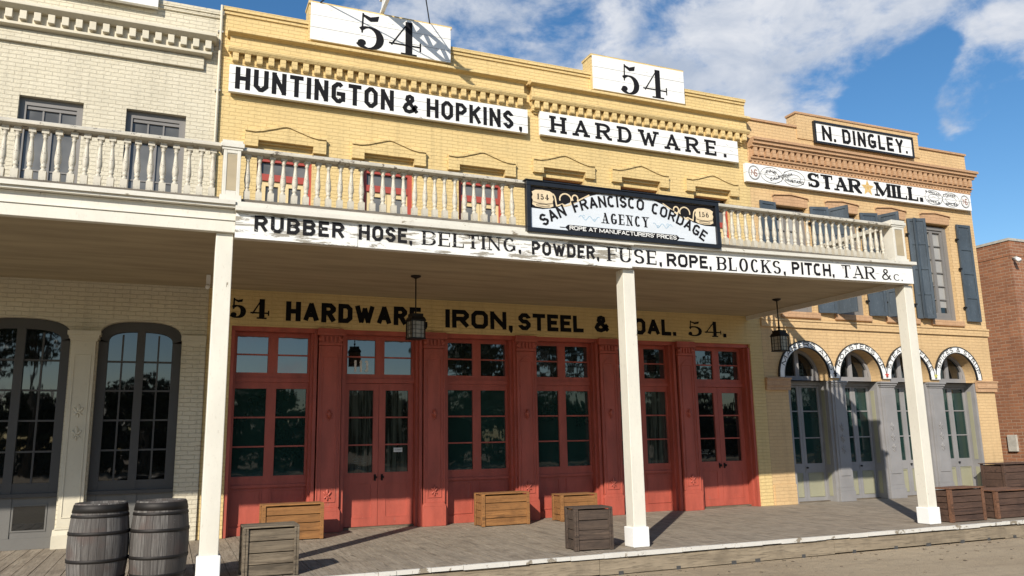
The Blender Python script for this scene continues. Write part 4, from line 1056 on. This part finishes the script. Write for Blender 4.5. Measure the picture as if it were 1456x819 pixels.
def post(parent, x0, y0, z1, mat='post'):
    b = MB(); w_ = .20
    lean = random.uniform(-.01, .01)
    b.add([(x0,y0,0),(x0+w_,y0,0),(x0+w_,y0+w_,0),(x0,y0+w_,0),(x0+.004,y0,z1),(x0+w_-.004,y0,z1),(x0+w_-.004,y0+w_,z1),(x0+.004,y0+w_,z1)], [(3,2,1,0),(4,5,6,7),(0,1,5,4),(1,2,6,5),(2,3,7,6),(3,0,4,7)])
    p = b.build('post', M[mat], parent, bevel=.008)
    b = MB(); b.box(x0-.025, x0+w_+.025, y0-.025, y0+w_+.025, .002, .265); b.build('post_base', M['white_clean'], p, bevel=.012)
    return p
# --- yellow store's porch
YP = thing('balcony_porch', 'white balcony porch with turned balusters fronting the yellow store', 'porch', (6.0, 9.75, 0))
post(YP, 5.86, 9.75, 3.845); post(YP, 11.375, 9.75, 3.93)
b = MB(); b.box(.575, 11.50, 9.80, 13.995, 4.03, 4.05); b.build('ceiling', M['ceiling'], YP)
b = MB(); b.box(.575, 11.52, 9.72, 13.995, 4.20, 4.285)
b.build('balcony_deck', M['rail_dark'], YP)
b = MB(); slab(b, .575, 5.98, 9.715, 9.80, 3.855, 3.85, .34); slab(b, 5.985, 11.52, 9.715, 9.80, 3.868, 3.945, .325); b.box(11.47, 11.52, 9.80, 13.995, 3.94, 4.2); b.build('porch_beam', M['post'], YP)
b = MB(); slab(b, .56, 5.98, 9.60, 9.7145, 4.17, 4.17, .055); slab(b, 5.982, 11.56, 9.60, 9.7145, 4.18, 4.265, .05); slab(b, .57, 5.98, 9.64, 9.7144, 4.226, 4.226, .06); slab(b, 5.982, 11.55, 9.64, 9.7144, 4.231, 4.316, .0); b.box(11.521, 11.56, 9.7145, 13.99, 4.21, 4.30)
b.build('cornice_moulding', M['white'], YP)
b = MB(); b.box(.62, 11.2, 9.735, 9.88, 4.29, 4.348); b.box(11.29, 11.42, 9.95, 13.98, 4.29, 4.348); b.build('bottom_rail', M['rail_dark'], YP)
b = MB()
prof = [(9.70, 4.965), (9.70, 4.99), (9.73, 5.02), (9.77, 5.035), (9.83, 5.035), (9.87, 5.02), (9.90, 4.99), (9.90, 4.965), (9.86, 4.953), (9.74, 4.953)]
b.prism_x([(y, z-.025) for y, z in reversed(prof)], .62, 11.17)
b.box(11.27, 11.45, 9.97, 13.98, 4.955, 5.03)
b.build('handrail', M['baluster'], YP, bevel=.004)
newel(YP, .405, .60, 9.70, 9.90)
newel(YP, 11.19, 11.45, 9.70, 9.94)
pts = [(.69+.1395*k, 9.80, BALZ) for k in range(26)]+[(4.75+.42*k, 9.80, BALZ) for k in range(7)]+[(7.62+.137*k, 9.80, BALZ) for k in range(26)]+[(11.355, 10.15+.155*k, BALZ) for k in range(25)]
bal0 = place_balusters(YP, pts, None)
# --- cream building's porch
CP = thing('balcony_porch', 'cream balcony porch with flaking balusters fronting the cream building, above the barrels', 'porch', (-2.5, 9.75, 0))
post(CP, .365, 9.75, 3.915)
b = MB(); b.box(-6.5, .57, 9.80, 13.995, 4.03, 4.05); b.build('ceiling', M['ceiling'], CP)
b = MB(); b.box(-6.5, .572, 9.72, 13.995, 4.20, 4.283); b.build('balcony_deck', M['rail_dark'], CP)
b = MB(); b.box(-6.5, .572, 9.695, 9.79, 3.915, 4.055); b.build('porch_beam', M['post'], CP, bevel=.006)
b = MB(); b.box(-6.5, .573, 9.715, 9.80, 4.065, 4.2); b.box(-6.5, .573, 9.68, 9.795, 4.056, 4.0645)
b.build('fascia_board', M['post'], CP)
b = MB(); b.box(-6.5, .558, 9.64, 9.7145, 4.205, 4.235); b.box(-6.5, .558, 9.61, 9.7145, 4.236, 4.288); b.build('cornice_moulding', M['white'], CP)
b = MB(); b.box(-6.5, .38, 9.735, 9.88, 4.29, 4.348); b.build('bottom_rail', M['rail_dark'], CP)
b = MB(); b.prism_x(list(reversed(prof)), -6.5, .38); b.build('handrail', M['baluster'], CP, bevel=.004)
f0 = None
b1 = place_balusters(CP, [(.29-.1345*k, 9.80, BALZ) for k in range(26)], bal0)

# ================================================================== SIGNS
def board_sign(name, label, x0, x1, z0, z1, y0, y1, n, mat='sign_white', group=None):
    t = thing(name, label, 'sign', ((x0+x1)/2, (y0+y1)/2, z0), 0, group)
    planks(MB(), x0, x1, z0, z1, y0, y1, n).build('board', M[mat], t) if False else None
    b = planks(MB(), x0, x1, z0, z1, y0, y1, n); b.build('board', M[mat], t)
    return t
def letters(t, parts, mat, y):
    for p in parts: letter_mesh(MB(), p[0], p[1], p[2], p[3], p[4], p[5], y, **(p[6] if len(p) > 6 else {})).build('lettering', M[mat], t)
t = board_sign('number_sign', 'large white plank board with number 54 and a diagonal shadow on the parapet', 1.955, 4.655, 8.735, 9.47, 13.86, 13.904, 3)
b = MB()
letters(t, [('5', 'num', 2.79, 3.33, 8.715, 9.44), ('4', 'num', 3.42, 4.03, 8.735, 9.42)], 'black', 13.857)
t = board_sign('number_sign', 'smaller white plank board with number 54 above the word HARDWARE', 7.83, 10.12, 8.715, 9.475, 13.86, 13.904, 3)
letters(t, [('5', 'num', 8.48, 8.96, 8.72, 9.40), ('4', 'num', 9.05, 9.64, 8.735, 9.40)], 'black', 13.857)
t = board_sign('shop_sign', 'long white plank sign with black block letters under the left half of the yellow cornice', .60, 6.285, 7.50, 8.00, 13.87, 13.95, 3)
letters(t, [('HUNTINGTON', 'blockm', .70, 3.53, 7.56, 7.97), ('&', 'blockm', 3.70, 4.02, 7.555, 7.945), ('HOPKINS', 'blockm', 4.17, 5.97, 7.545, 7.925), (',', 'blockm', 6.09, 6.16, 7.55, 7.92)], 'black', 13.867)
t = board_sign('shop_sign', 'white plank sign reading HARDWARE in black slab letters right of the longer sign', 6.565, 11.49, 7.525, 8.02, 13.87, 13.95, 3)
letters(t, [('HARDWARE.', 'slab', 6.80, 11.16, 7.60, 7.955, dict(gap=.42))], 'black', 13.867)
t = thing('shop_sign', 'white sign board cut off by the top edge above the cream cornice', 'sign', (-2, 13.9, 8.82))
planks(MB(), -3.6, -.60, 8.83, 9.5, 13.86, 13.945, 3).build('board', M['sign_white'], t)

# fascia lettering boards along the porch
t = thing('fascia_sign', 'long peeling white fascia board listing goods from RUBBER HOSE to TAR', 'sign', (6, 9.70, 3.85))
b = MB(); slab(b, .572, 2.02, 9.675, 9.7135, 3.853, 3.853, .312); slab(b, 2.026, 5.975, 9.672, 9.7135, 3.85, 3.845, .318); b.build('board', M['sign_peel'], t)
b = MB(); slab(b, 5.981, 11.53, 9.676, 9.7135, 3.872, 3.950, .307); b.build('board', M['sign_white'], t)
letters(t, [('RUBBER', 'block', .785, 1.85, 3.945, 4.14, dict(gap=.2)), ('HOSE,', 'block', 2.03, 2.72, 3.945, 4.14), ('BELTING,', 'roman', 2.86, 4.24, 3.945, 4.13), ('POWDER,', 'block', 4.40, 5.44, 3.93, 4.12), ('FUSE,', 'roman', 5.58, 6.48, 3.925, 4.13)], 'black_worn', 9.669)
letters(t, [('ROPE,', 'block', 6.57, 7.36, 3.915, 4.11, dict(slope=.014)), ('BLOCKS,', 'roman', 7.47, 8.77, 3.92, 4.125, dict(slope=.014)), ('PITCH,', 'block', 8.90, 9.77, 3.95, 4.15, dict(slope=.014)), ('TAR', 'roman', 9.93, 10.65, 3.96, 4.17, dict(slope=.014)), ('&', 'roman', 10.80, 11.03, 3.975, 4.165), ('C.', 'roman', 11.07, 11.27, 3.98, 4.09)], 'black', 9.673)

# rope agency sign in its black frame
t = thing('framed_sign', 'black framed cordage agency sign with arched lettering standing on the balcony edge', 'sign', (5.9, 9.6, 4.24))
b = MB(); b.box(4.36, 7.42, 9.60, 9.625, 4.29, 4.875); b.build('board', M['pale_board'], t)
b = MB(); X0, X1, Z0, Z1 = 4.295, 7.485, 4.225, 4.945
b.box(X0, X1, 9.565, 9.64, Z0, Z0+.062); b.box(X0, X1, 9.565, 9.64, Z1-.062, Z1); b.box(X0, X0+.062, 9.5655, 9.6395, Z0+.062, Z1-.062); b.box(X1-.062, X1, 9.5655, 9.6395, Z0+.062, Z1-.062); b.box(X0-.02, X1+.02, 9.55, 9.66, Z1, Z1+.018)
b.build('frame', M['black_gloss'], t, bevel=.004)
b = MB()
Lc = [(4.3605, 4.570), (4.55, 4.566), (4.75, 4.60), (4.95, 4.69), (5.20, 4.80), (5.44, 4.8745)]
for k in range(len(Lc)-1): flat_poly(b, [Lc[k], Lc[k+1], (Lc[k+1][0], 4.8748), (Lc[k][0], 4.8748)], 9.5985)
Rc = [(11.78-x, z) for x, z in Lc]
for k in range(len(Rc)-1): flat_poly(b, [Rc[k], Rc[k+1], (Rc[k+1][0], 4.8748), (Rc[k][0], 4.8748)], 9.5985)
bx0, bx1, bz0, bz1 = 4.93, 6.72, 4.296, 4.378
flat_poly(b, [(bx0, bz0), (bx1, bz0), (bx1+.05, (bz0+bz1)/2), (bx1, bz1), (bx0, bz1), (bx0-.05, (bz0+bz1)/2)], 9.5985)
flat_line(b, [(bx0-.13, 4.333), (bx0-.05, 4.333)], .012, 9.5984); flat_line(b, [(bx1+.05, 4.333), (bx1+.13, 4.333)], .012, 9.5984)
arc_letters(b, 'SAN FRANCISCO CORDAGE', 'blockm', 5.875, 2.315, 2.395, 90+33.3, 90-33.3, .17, 9.5975, space=.5)
letter_mesh(b, 'AGENCY', 'roman', 5.47, 6.24, 4.45, 4.605, 9.5975)
b.build('lettering', M['black'], t)
b = MB(); letter_mesh(b, "ROPE AT MANUFACTURERS' PRICES", 'blockm', 4.95, 6.71, 4.307, 4.367, 9.596, gap=.1); b.build('banner_lettering', M['white_ink'], t)
b = MB()
for mir in (0, 1):
    fx = (lambda x: 11.78-x) if mir else (lambda x: x)
    P = [(4.39, 4.62), (4.44, 4.595), (4.55, 4.585), (4.66, 4.595), (4.71, 4.62), (4.70, 4.68), (4.715, 4.72), (4.70, 4.76), (4.715, 4.80), (4.66, 4.83), (4.55, 4.84), (4.44, 4.83), (4.385, 4.80), (4.40, 4.76), (4.385, 4.72), (4.40, 4.68)]
    b = MB(); flat_poly(b, [(fx(x), z) for x, z in P], 9.5975); b.build('painted_spool', M['cream_paint'], t); b = MB()
    rope = [(4.71, 4.80)]+[(4.73+.03*k/4, 4.80-.17*k/4) for k in range(1, 5)]
    rope += [(4.90+.09*math.cos(rad(a)), 4.735+.085*math.sin(rad(a))) for a in range(235, 560, 20)]
    rope2 = [(4.84, 4.63), (4.95, 4.66), (5.05, 4.71), (5.15, 4.77), (5.28, 4.84)]
    loop = [(5.05+.045*math.cos(rad(a)), 4.765+.05*math.sin(rad(a))) for a in range(0, 361, 24)]
    for L in (rope, rope2, loop): flat_line(b, [(fx(x), z) for x, z in L], .020, 9.597-.0002*len(L)/10)
    b.build('painted_rope', M['cream_paint'], t)
b = MB(); letter_mesh(b, '154', 'roman', 4.46, 4.64, 4.70, 4.78, 9.5955, gap=.1); letter_mesh(b, '156', 'roman', 7.13, 7.31, 4.70, 4.78, 9.5955, gap=.1)
for mir in (0, 1):
    cx = 4.55 if not mir else 11.78-4.55
    for z in (4.655, 4.645): flat_line(b, [(cx-.15, z+.01), (cx-.06, z-.008), (cx+.06, z-.008), (cx+.15, z+.01)], .004, 9.5958+(z-4.64)*.01)
    flat_ring(b, cx, 4.618, .10, .016, .006, 9.5957, n=20)
b.build('spool_number', M['black'], t)
b = MB()
for x0, sg in ((5.10, 1), (6.65, -1)):
    flat_line(b, [(x0+sg*.33*k/24, 4.50+.030*math.sin(k*.62)) for k in range(25)], .010, 9.5983)
    for q in (.08, .25): flat_ring(b, x0+sg*q, 4.50+(.02 if q < .1 else -.02), .018, .018, .008, 9.5981, 0, 300, 14)
b.build('scrollwork', M['blue_paint'], t)

# mill sign and owner's board on the buff building
t = board_sign('shop_sign', 'white sign with thick black STAR and a gold star across the buff building', 11.68, 18.93, 7.115, 7.545, 13.88, 13.965, 2)
letters(t, [('STAR', 'fat', 13.47, 15.12, 7.175, 7.525), ('MILL', 'fat', 15.58, 17.02, 7.175, 7.525), ('.', 'fat', 17.08, 17.17, 7.175, 7.525)], 'black', 13.877)
b = MB(); star_mesh(b, 15.345, 7.345, .205, 13.8775, .45); st_ = b.build('gold_star', M['gold_ink'], t)
b = MB()
P5 = star(15.345, 7.345, .205, .45); flat_line(b, P5+[P5[0]], .014, 13.8768); flat_ring(b, 15.345, 7.345, .06, .06, .012, 13.8766, n=20); b.build('star_outline', M['cream_paint'], st_)
b = MB(); yl = 13.8768
for cx in (11.91, 18.71): flat_ring(b, cx, 7.335, .155, .165, .012, yl); flat_ring(b, cx, 7.335, .135, .145, .006, yl)
for x0, x1 in ((12.09, 13.38), (17.27, 18.50)):
    m_ = (x0+x1)/2; a = (x1-x0)/4
    for cx in (x0+a, x1-a):
        for rx, rz in ((a, .185), (a*.62, .085)): flat_ring(b, cx, 7.33, rx, rz, .010, yl-(.0003 if cx > m_ else 0)-rz*.001)
    flat_line(b, [(m_-.25, 7.14), (m_-.05, 7.22), (m_+.05, 7.45), (m_+.25, 7.52)], .009, yl-.0008)
arc_letters(b, 'FINE', 'blockm', 12.40, 7.20, .19, 128, 52, .075, yl-.001)
letter_mesh(b, 'CALIFORNIA', 'blockm', 12.36, 13.02, 7.19, 7.265, yl-.0012, slope=.30)
letter_mesh(b, 'MUSTARD', 'blockm', 12.80, 13.34, 7.235, 7.305, yl-.0014, slope=-.06)
letter_mesh(b, '& GROUND', 'blockm', 17.30, 17.82, 7.455, 7.515, yl-.001, slope=-.12)
letter_mesh(b, 'COFFEE', 'blockm', 17.92, 18.38, 7.40, 7.46, yl-.0012, slope=.06)
letter_mesh(b, 'WHOLE', 'blockm', 17.34, 17.78, 7.21, 7.275, yl-.0014, slope=-.10)
letter_mesh(b, 'SPICES', 'blockm', 17.98, 18.42, 7.17, 7.235, yl-.0016, slope=.05)
b.build('ribbon_lettering', M['thin_ink'], t)
b = MB()
for cx in (11.91, 18.71):
    letter_mesh(b, 'N', 'thin', cx-.085, cx+.02, 7.27, 7.41, yl-.0004); letter_mesh(b, 'S', 'thin', cx-.01, cx+.085, 7.25, 7.42, yl-.003)
b.build('monogram', M['brown_ink'], t)
t = board_sign('name_sign', 'black framed white sign on the raised parapet of the buff building', 13.87, 17.08, 8.35, 8.86, 13.92, 13.974, 2)
b = MB(); b.box(13.85, 17.10, 13.895, 13.973, 8.33, 8.375); b.box(13.85, 17.10, 13.895, 13.973, 8.84, 8.885); b.box(13.85, 13.895, 13.8955, 13.972, 8.375, 8.84); b.box(17.055, 17.10, 13.8955, 13.972, 8.375, 8.84); b.build('frame', M['black_gloss'], t)
letters(t, [('N.', 'block', 14.09, 14.52, 8.425, 8.80), ('DINGLEY', 'block', 14.73, 16.76, 8.425, 8.80, dict(gap=.2)), ('.', 'blockm', 16.83, 16.89, 8.435, 8.79)], 'black', 13.917)
# arched boards over the four doorways
TXT = ['MAKERS AND', 'ROASTERS OF', 'STEAM COFFEE', 'SPICES & SYRUP']
LAB = ['arched white board reading MAKERS AND, nearest the red shopfront', 'arched white board reading ROASTERS OF with a red star at its right foot', 'arched white board reading STEAM COFFEE, partly behind the white post', 'arched white board reading SPICES and SYRUP, furthest from the red shopfront']
for i in range(4):
    c_ = AX[i]; t = thing('arched_sign', LAB[i], 'sign', (c_, 13.95, AZ), 0, 'arched boards over the grey doorways')
    def ring(r0, r1, y0, y1, a0=-2, a1=182, n=36):
        b = MB()
        for k in range(n):
            A, B = rad(a1-(a1-a0)*k/n), rad(a1-(a1-a0)*(k+1)/n)
            b.prism_y([(c_+r0*math.cos(A), AZ+r0*math.sin(A)), (c_+r0*math.cos(B), AZ+r0*math.sin(B)), (c_+r1*math.cos(B), AZ+r1*math.sin(B)), (c_+r1*math.cos(A), AZ+r1*math.sin(A))], y0, y1)
        return b
    b = ring(.652, .775, 13.945, 13.985); b.build('board', M['sign_white'], t)
    b = ring(.7755, .80 if i in (0, 3) else .79, 13.938+.0006*i, 13.986, -1, 181); b2 = ring(.636, .6515, 13.938, 13.986); b.v, n0 = b.v, len(b.v)
    b.add(b2.v, b2.f); b.build('rim', M['black_gloss'], t)
    b = MB(); a0, a1 = [(160, 12), (160, 16), (163, 14), (160, 10)][i]
    arc_letters(b, TXT[i], 'arch', c_, AZ, .662, a0, a1, .106, 13.9435, space=.45); b.build('lettering', M['black'], t)
    if i < 3:
        jx = (AX[i]+AX[i+1])/2; b = MB(); b.prism_y([(jx-.075, 2.715), (jx+.075, 2.715), (jx+.03, 2.90), (jx, 2.98), (jx-.03, 2.90)], 13.9465, 13.984); w_ = b.build('spandrel_board', M['sign_white'], t)
        b = MB(); star_mesh(b, jx, 2.80, .072, 13.935); b.build('painted_star', M[['black', 'red_ink', 'lime_ink'][i]], t)

# ================================================================== LOOSE THINGS
# hoist beam above the large number board, with its two stays
t = thing('hoist_beam', 'white timber hoist beam jutting out above the larger 54 board', 'beam', (3.32, 13.95, 9.53))
A = Vector((3.30, 13.98, 9.55)); D = Vector((0.02, -1, .16)).normalized(); L = 2.3
upv = Vector((0, .16, 1)).normalized(); b = MB()
for s in (0, 1):
    o = upv*(.02+.30*s); b.bar(A+o, A+o+D*L, .07, .055)
b.build('chord', M['white_clean'], t); b = MB(); k = 0
while k < 11:
    p = A+D*(.1+.2*k)+upv*.045; q = A+D*(.1+.2*(k+1))+upv*.295
    if k % 2: p, q = p+upv*.25, q-upv*.25
    b.bar(p, q, .05, .07); k += 1
b.build('lattice', M['white_clean'], t)
b = MB(); E_ = A+D*(L-.1)+upv*.1
b.tube([E_, (4.26, 13.95, 9.50)], .012, 6); b.tube([E_, (2.1, 13.95, 9.50)], .012, 6); b.build('stay_wire', M['iron'], t)
# downpipe on the joint between the two fronts
t = thing('downpipe', 'thin grey downpipe on the joint between the cream and yellow fronts', 'pipe', (.43, 13.93, 4.3))
b = MB(); b.tube([(.425, 13.94, 4.31), (.425, 13.94, 9.12)], .021, 10); b.build('pipe', M['cream_trim'], t)
b = MB()
for z in (5.2, 6.4, 7.5, 8.6): b.box(.38, .47, 13.93, 13.999, z, z+.03)
b.build('bracket', M['zinc'], t)
# small camera under the ceiling
t = thing('security_camera', 'small white camera tucked under the porch ceiling beside the left post', 'camera', (.41, 12.9, 3.85))
b = MB(); b.box(.38, .44, 12.87, 12.93, 3.88, 4.028); b.build('bracket', M['white_clean'], t, bevel=.005)
b = MB(); b.tube([(.41, 12.95, 3.87), (.40, 12.78, 3.82)], .035, 12); b.build('body', M['white_clean'], t)

def lantern(x, y, label):
    t = thing('hanging_lantern', label, 'lantern', (x, y, 3.02), rad(8), 'lanterns under the porch ceiling')
    def bb(b, name, mat, par=t): return b.build(name, mat, par, local=True)
    b = MB().lathe([(.0, .985), (.075, .992), (.085, 1.005), (.085, 1.01)][::-1] if False else [(.02, .965), (.075, .99), (.085, 1.008)], seg=14); bb(b, 'ceiling_plate', M['iron'])
    b = MB().tube([(0, 0, .40), (0, 0, .98)], .011, 8); b.lathe([(.02, .44), (.024, .455), (.02, .47)], seg=8); bb(b, 'rod', M['iron'])
    b = MB(); b.box(-.125, .125, -.125, .125, .285, .305); b.add([(-.12,-.12,.3051),(.12,-.12,.3051),(.12,.12,.3051),(-.12,.12,.3051),(-.10,-.10,.35),(.10,-.10,.35),(.10,.10,.35),(-.10,.10,.35)], [(0,1,5,4),(1,2,6,5),(2,3,7,6),(3,0,4,7),(4,5,6,7)]); b.box(-.09, .09, -.09, .09, .35, .40); bb(b, 'cap', M['iron'])
    b = MB(); r = .108
    for sx in (-1, 1):
        for sy in (-1, 1): b.box(sx*r-.008, sx*r+.008, sy*r-.008, sy*r+.008, .021, .2849)
    b.box(-r-.012, r+.012, -r-.012, r+.012, 0, .02)
    for z in (.085, .15, .215):
        for s in (-1, 1): b.bar((-r, s*r, z), (r, s*r, z), .005); b.bar((s*r, -r, z+.0005), (s*r, r, z+.0005), .005)
    for k in (-.045, .045):
        for s in (-1, 1): b.bar((k, s*r, .02), (k, s*r, .285), .006); b.bar((s*r, k, .02), (s*r, k, .285), .006)
    bb(b, 'cage', M['iron'])
    b = MB(); b.box(-.099, .099, -.099, .099, .022, .28); bb(b, 'glass', M['lamp_glass'])
lantern(3.44, 12.0, 'black caged lantern hanging in front of the painted word HARDWARE')
lantern(10.60, 12.0, 'black caged lantern hanging near the first arched grey doorway')

def barrel(x, y, rz, label):
    t = thing('wooden_barrel', label, 'barrel', (x, y, 0), rz, 'barrels on the boardwalk')
    def rr(z): u = (z-.44)/.44; return .297-.043*u*u-.004*u**4
    Z = [0, .04, .1, .18, .28, .36, .44, .52, .6, .7, .78, .84, .88]
    b = MB(); b.lathe([(rr(z), z) for z in Z]+[(rr(.88)-.022, .88), (rr(.88)-.026, .845), (.0001, .845)], seg=48); b.build('staves', M['barrel'], t, local=True)
    b = MB().lathe([(.0001, .8455), (.224, .8455), (.224, .852), (.0001, .853)], seg=32, cap=False); b.build('barrel_head', M['barrel'], t, local=True)
    for z0, z1 in ((.015, .055), (.10, .135), (.285, .32), (.56, .595), (.735, .765), (.785, .865)):
        b = MB(); b.lathe([(rr(z0)+.001, z0), (rr(z0)+.006, z0+.002), (rr(z1)+.006, z1-.002), (rr(z1)+.001, z1)], seg=48, cap=False); b.build('hoop', M['hoop'], t, local=True)
barrel(-.635, 9.86, .3, 'grey weathered barrel beside the cream pilaster, left of its twin')
barrel(-.04, 9.84, 2.1, 'grey weathered barrel with pale flecks on its hoop, nearest the left post')

def crate(x, y, rz, w_, d, h, n, mats, label, ends='flat', name='wooden_crate', cat='crate', lid_over=0.0):
    """x, y: front left corner; boards between corner battens"""
    t = thing(name, label, cat, (x, y, 0), rz, 'wooden crates on the boardwalk')
    m, tr = mats; bt = .055; th = .02
    def boards(horizontal_x, u0, u1, v, sgn, nm):
        b = MB(); hh = (h-.03)/n
        for k in range(n):
            j = random.uniform(-.004, .005); z0 = .012+k*hh; z1 = z0+hh-random.uniform(.004, .013)
            if horizontal_x: b.box(u0, u1, v+j, v+j+th, z0, z1)
            else: b.box(v+j, v+j+th, u0, u1, z0, z1)
        return b.build(nm, M[m], t, local=True, bevel=.003)
    boards(True, .006, w_-.006, .022, 1, 'front_panel'); boards(True, .006, w_-.006, d-.042, 1, 'back_panel')
    boards(False, .046, d-.046, .022, 1, 'side_panel'); boards(False, .046, d-.046, w_-.042, 1, 'side_panel')
    for cx in (0, 1):
        for cy in (0, 1):
            b = MB(); xa = 0 if cx == 0 else w_-bt; ya = 0 if cy == 0 else d-bt
            yo = (0, .0215) if cy == 0 else (d-.0215, d)
            if ends == 'double':
                b.box(xa, xa+bt*.46, yo[0], yo[1], .004, h-.004); b.box(xa+bt*.54, xa+bt, yo[0]+.001, yo[1], .004, h-.004)
            else: b.box(xa, xa+bt, yo[0], yo[1], .004, h-.004)
            xo = (-.002, .0215) if cx == 0 else (w_-.0215, w_+.002)
            ys = (yo[1]+.0005, ya+bt+.012) if cy == 0 else (ya-.012, yo[0]-.0005)
            b.box(xo[0], xo[1], ys[0], ys[1], .004, h-.005)
            o_ = b.build('corner_batten', M[tr], t, local=True, bevel=.003)
            if cy == 0:
                nb = MB()
                for kk in range(n): nb.box(xa+bt*.3, xa+bt*.3+.007, -.0025, .001, (kk+.5)*h/n, (kk+.5)*h/n+.007)
                nb.build('nail', M['iron'], o_, local=True)
    b = MB(); k = max(2, int(d/.13))
    for i in range(k): b.box(-lid_over, w_+lid_over, -lid_over+(d+2*lid_over)*i/k+.002, -lid_over+(d+2*lid_over)*(i+1)/k-.002, h-.0035, h+.016+random.uniform(-.002, .002))
    b.build('lid', M[tr if lid_over else m], t, local=True, bevel=.003)
    return t
crate(.82, 9.72, rad(1), .61, .42, .535, 4, ('crate_grey', 'crate_grey'), 'weathered grey crate at the kerb in front of the orange crate', 'double')
crate(1.36, 13.10, 0, .93, .42, .53, 4, ('crate_orange', 'crate_orange'), 'orange crate under the leftmost shop window, behind the grey crate')
crate(5.02, 13.33, rad(1), .90, .40, .54, 4, ('crate_orange', 'crate_orange'), 'orange crate standing clear before the red stall riser beside the double doors')
crate(6.555, 13.38, 0, .74, .40, .46, 4, ('crate_orange', 'crate_orange'), 'low orange crate half hidden behind the dark kerb crate')
crate(4.99, 9.80, rad(-6), .55, .38, .54, 4, ('crate_dark', 'crate_dark'), 'dark brown crate at the kerb just left of the middle post', 'double')
crate(11.86, 9.72, rad(2), .84, .36, .535, 5, ('crate_brown', 'crate_brown_trim'), 'taller dark crate with reddish lid right beside the right post', 'flat', lid_over=.012)
crate(12.97, 9.74, rad(0), .95, .55, .455, 4, ('crate_brown', 'crate_brown_trim'), 'lower dark crate with reddish lid at the right edge', 'double', lid_over=.012)
t = crate(17.95, 13.2, 0, 1.3, .6, .70, 4, ('crate_brown', 'crate_brown'), 'tall dark wooden bin at the far end by the red brick wall', 'flat', 'wooden_bin', 'bin', lid_over=.03)

# ================================================================== TREES ACROSS THE STREET (seen mirrored in the shop glass)
def leaves(b, n, pts, s):
    for _ in range(n):
        c_, r = random.choice(pts); v = Vector((random.gauss(0,1), random.gauss(0,1), random.gauss(0,1))).normalized()*(random.random()**.4)
        p = Vector(c_)+Vector((v.x*r, v.y*r, v.z*r*.8)); a = Vector((random.gauss(0,1), random.gauss(0,1), random.gauss(0,1))).normalized(); c2 = a.orthogonal().normalized(); k = s*random.uniform(.6, 1.3)
        b.add([p-a*k, p+c2*k*.5, p+a*k, p-c2*k*.5], [(0,1,2,3)])
def tree(x, y, h, r, mat, label, n=2200):
    t = thing('tree', label, 'tree', (x, y, -.27), 0, 'trees across the street')
    b = MB(); b.tube([(x,y,-.27),(x+.1,y,h*.25),(x-.05,y+.1,h*.5),(x+.1,y,h*.75)], [.28,.22,.16,.07], 9)
    pts = []
    for k in range(9):
        a = random.uniform(0, 2*PI); q = random.uniform(.25, .75)*r; z = h*random.uniform(.42, .86); e = (x+q*math.cos(a), y+q*math.sin(a), z)
        b.tube([(x,y,z*.62),((x+e[0])/2,(y+e[1])/2,z*.85),e], [.10,.07,.03], 6); pts.append((e, r*random.uniform(.35, .55)))
    pts.append(((x, y, h*.88), r*.45)); b.build('trunk', M['bark'], t)
    b = MB(); leaves(b, n, pts, .28); b.build('crown', M[mat], t)
TL = [(-13, -26, 15, 4.5, 'leaf2', 'tall dark tree across the street mirrored in the leftmost arched window'), (-8.0, -30, 14, 4.2, 'leaf', 'tall open tree across the street left of the short tree'), (-1.5, -30, 5.8, 3.0, 'leaf2', 'short round tree across the street facing the barrels'), (6.0, -31, 5.6, 3.0, 'leaf', 'low bushy tree across the street facing the leftmost shop window'), (14, -30, 5.6, 3.2, 'leaf2', 'low broad tree across the street facing the double doors'), (20.5, -27, 10, 4.2, 'leaf', 'tall tree across the street mirrored in the second display window'), (28, -30, 13, 5, 'leaf2', 'broad dark tree across the street facing the middle post'), (37, -29, 12, 5, 'leaf', 'leafy tree across the street facing the right doors'), (47, -28, 13, 5, 'leaf2', 'big dark tree across the street facing the arched doorways'), (58, -30, 12, 5, 'leaf', 'furthest leafy tree across the street facing the mill')]
for a in TL: tree(*a)
b = MB(); pts = [((random.uniform(-45, 95), random.uniform(-38, -33), random.uniform(.0, 4.2)), random.uniform(1.1, 1.9)) for _ in range(520)]
leaves(b, 26000, pts, .55); tag(b.build('added_hedge', M['leaf2']), 'dense dark hedge, unseen, added across the street to darken the shop panes', 'hedge', kind='stuff')  # unseen hedge, added so the main panes mirror a dark mass
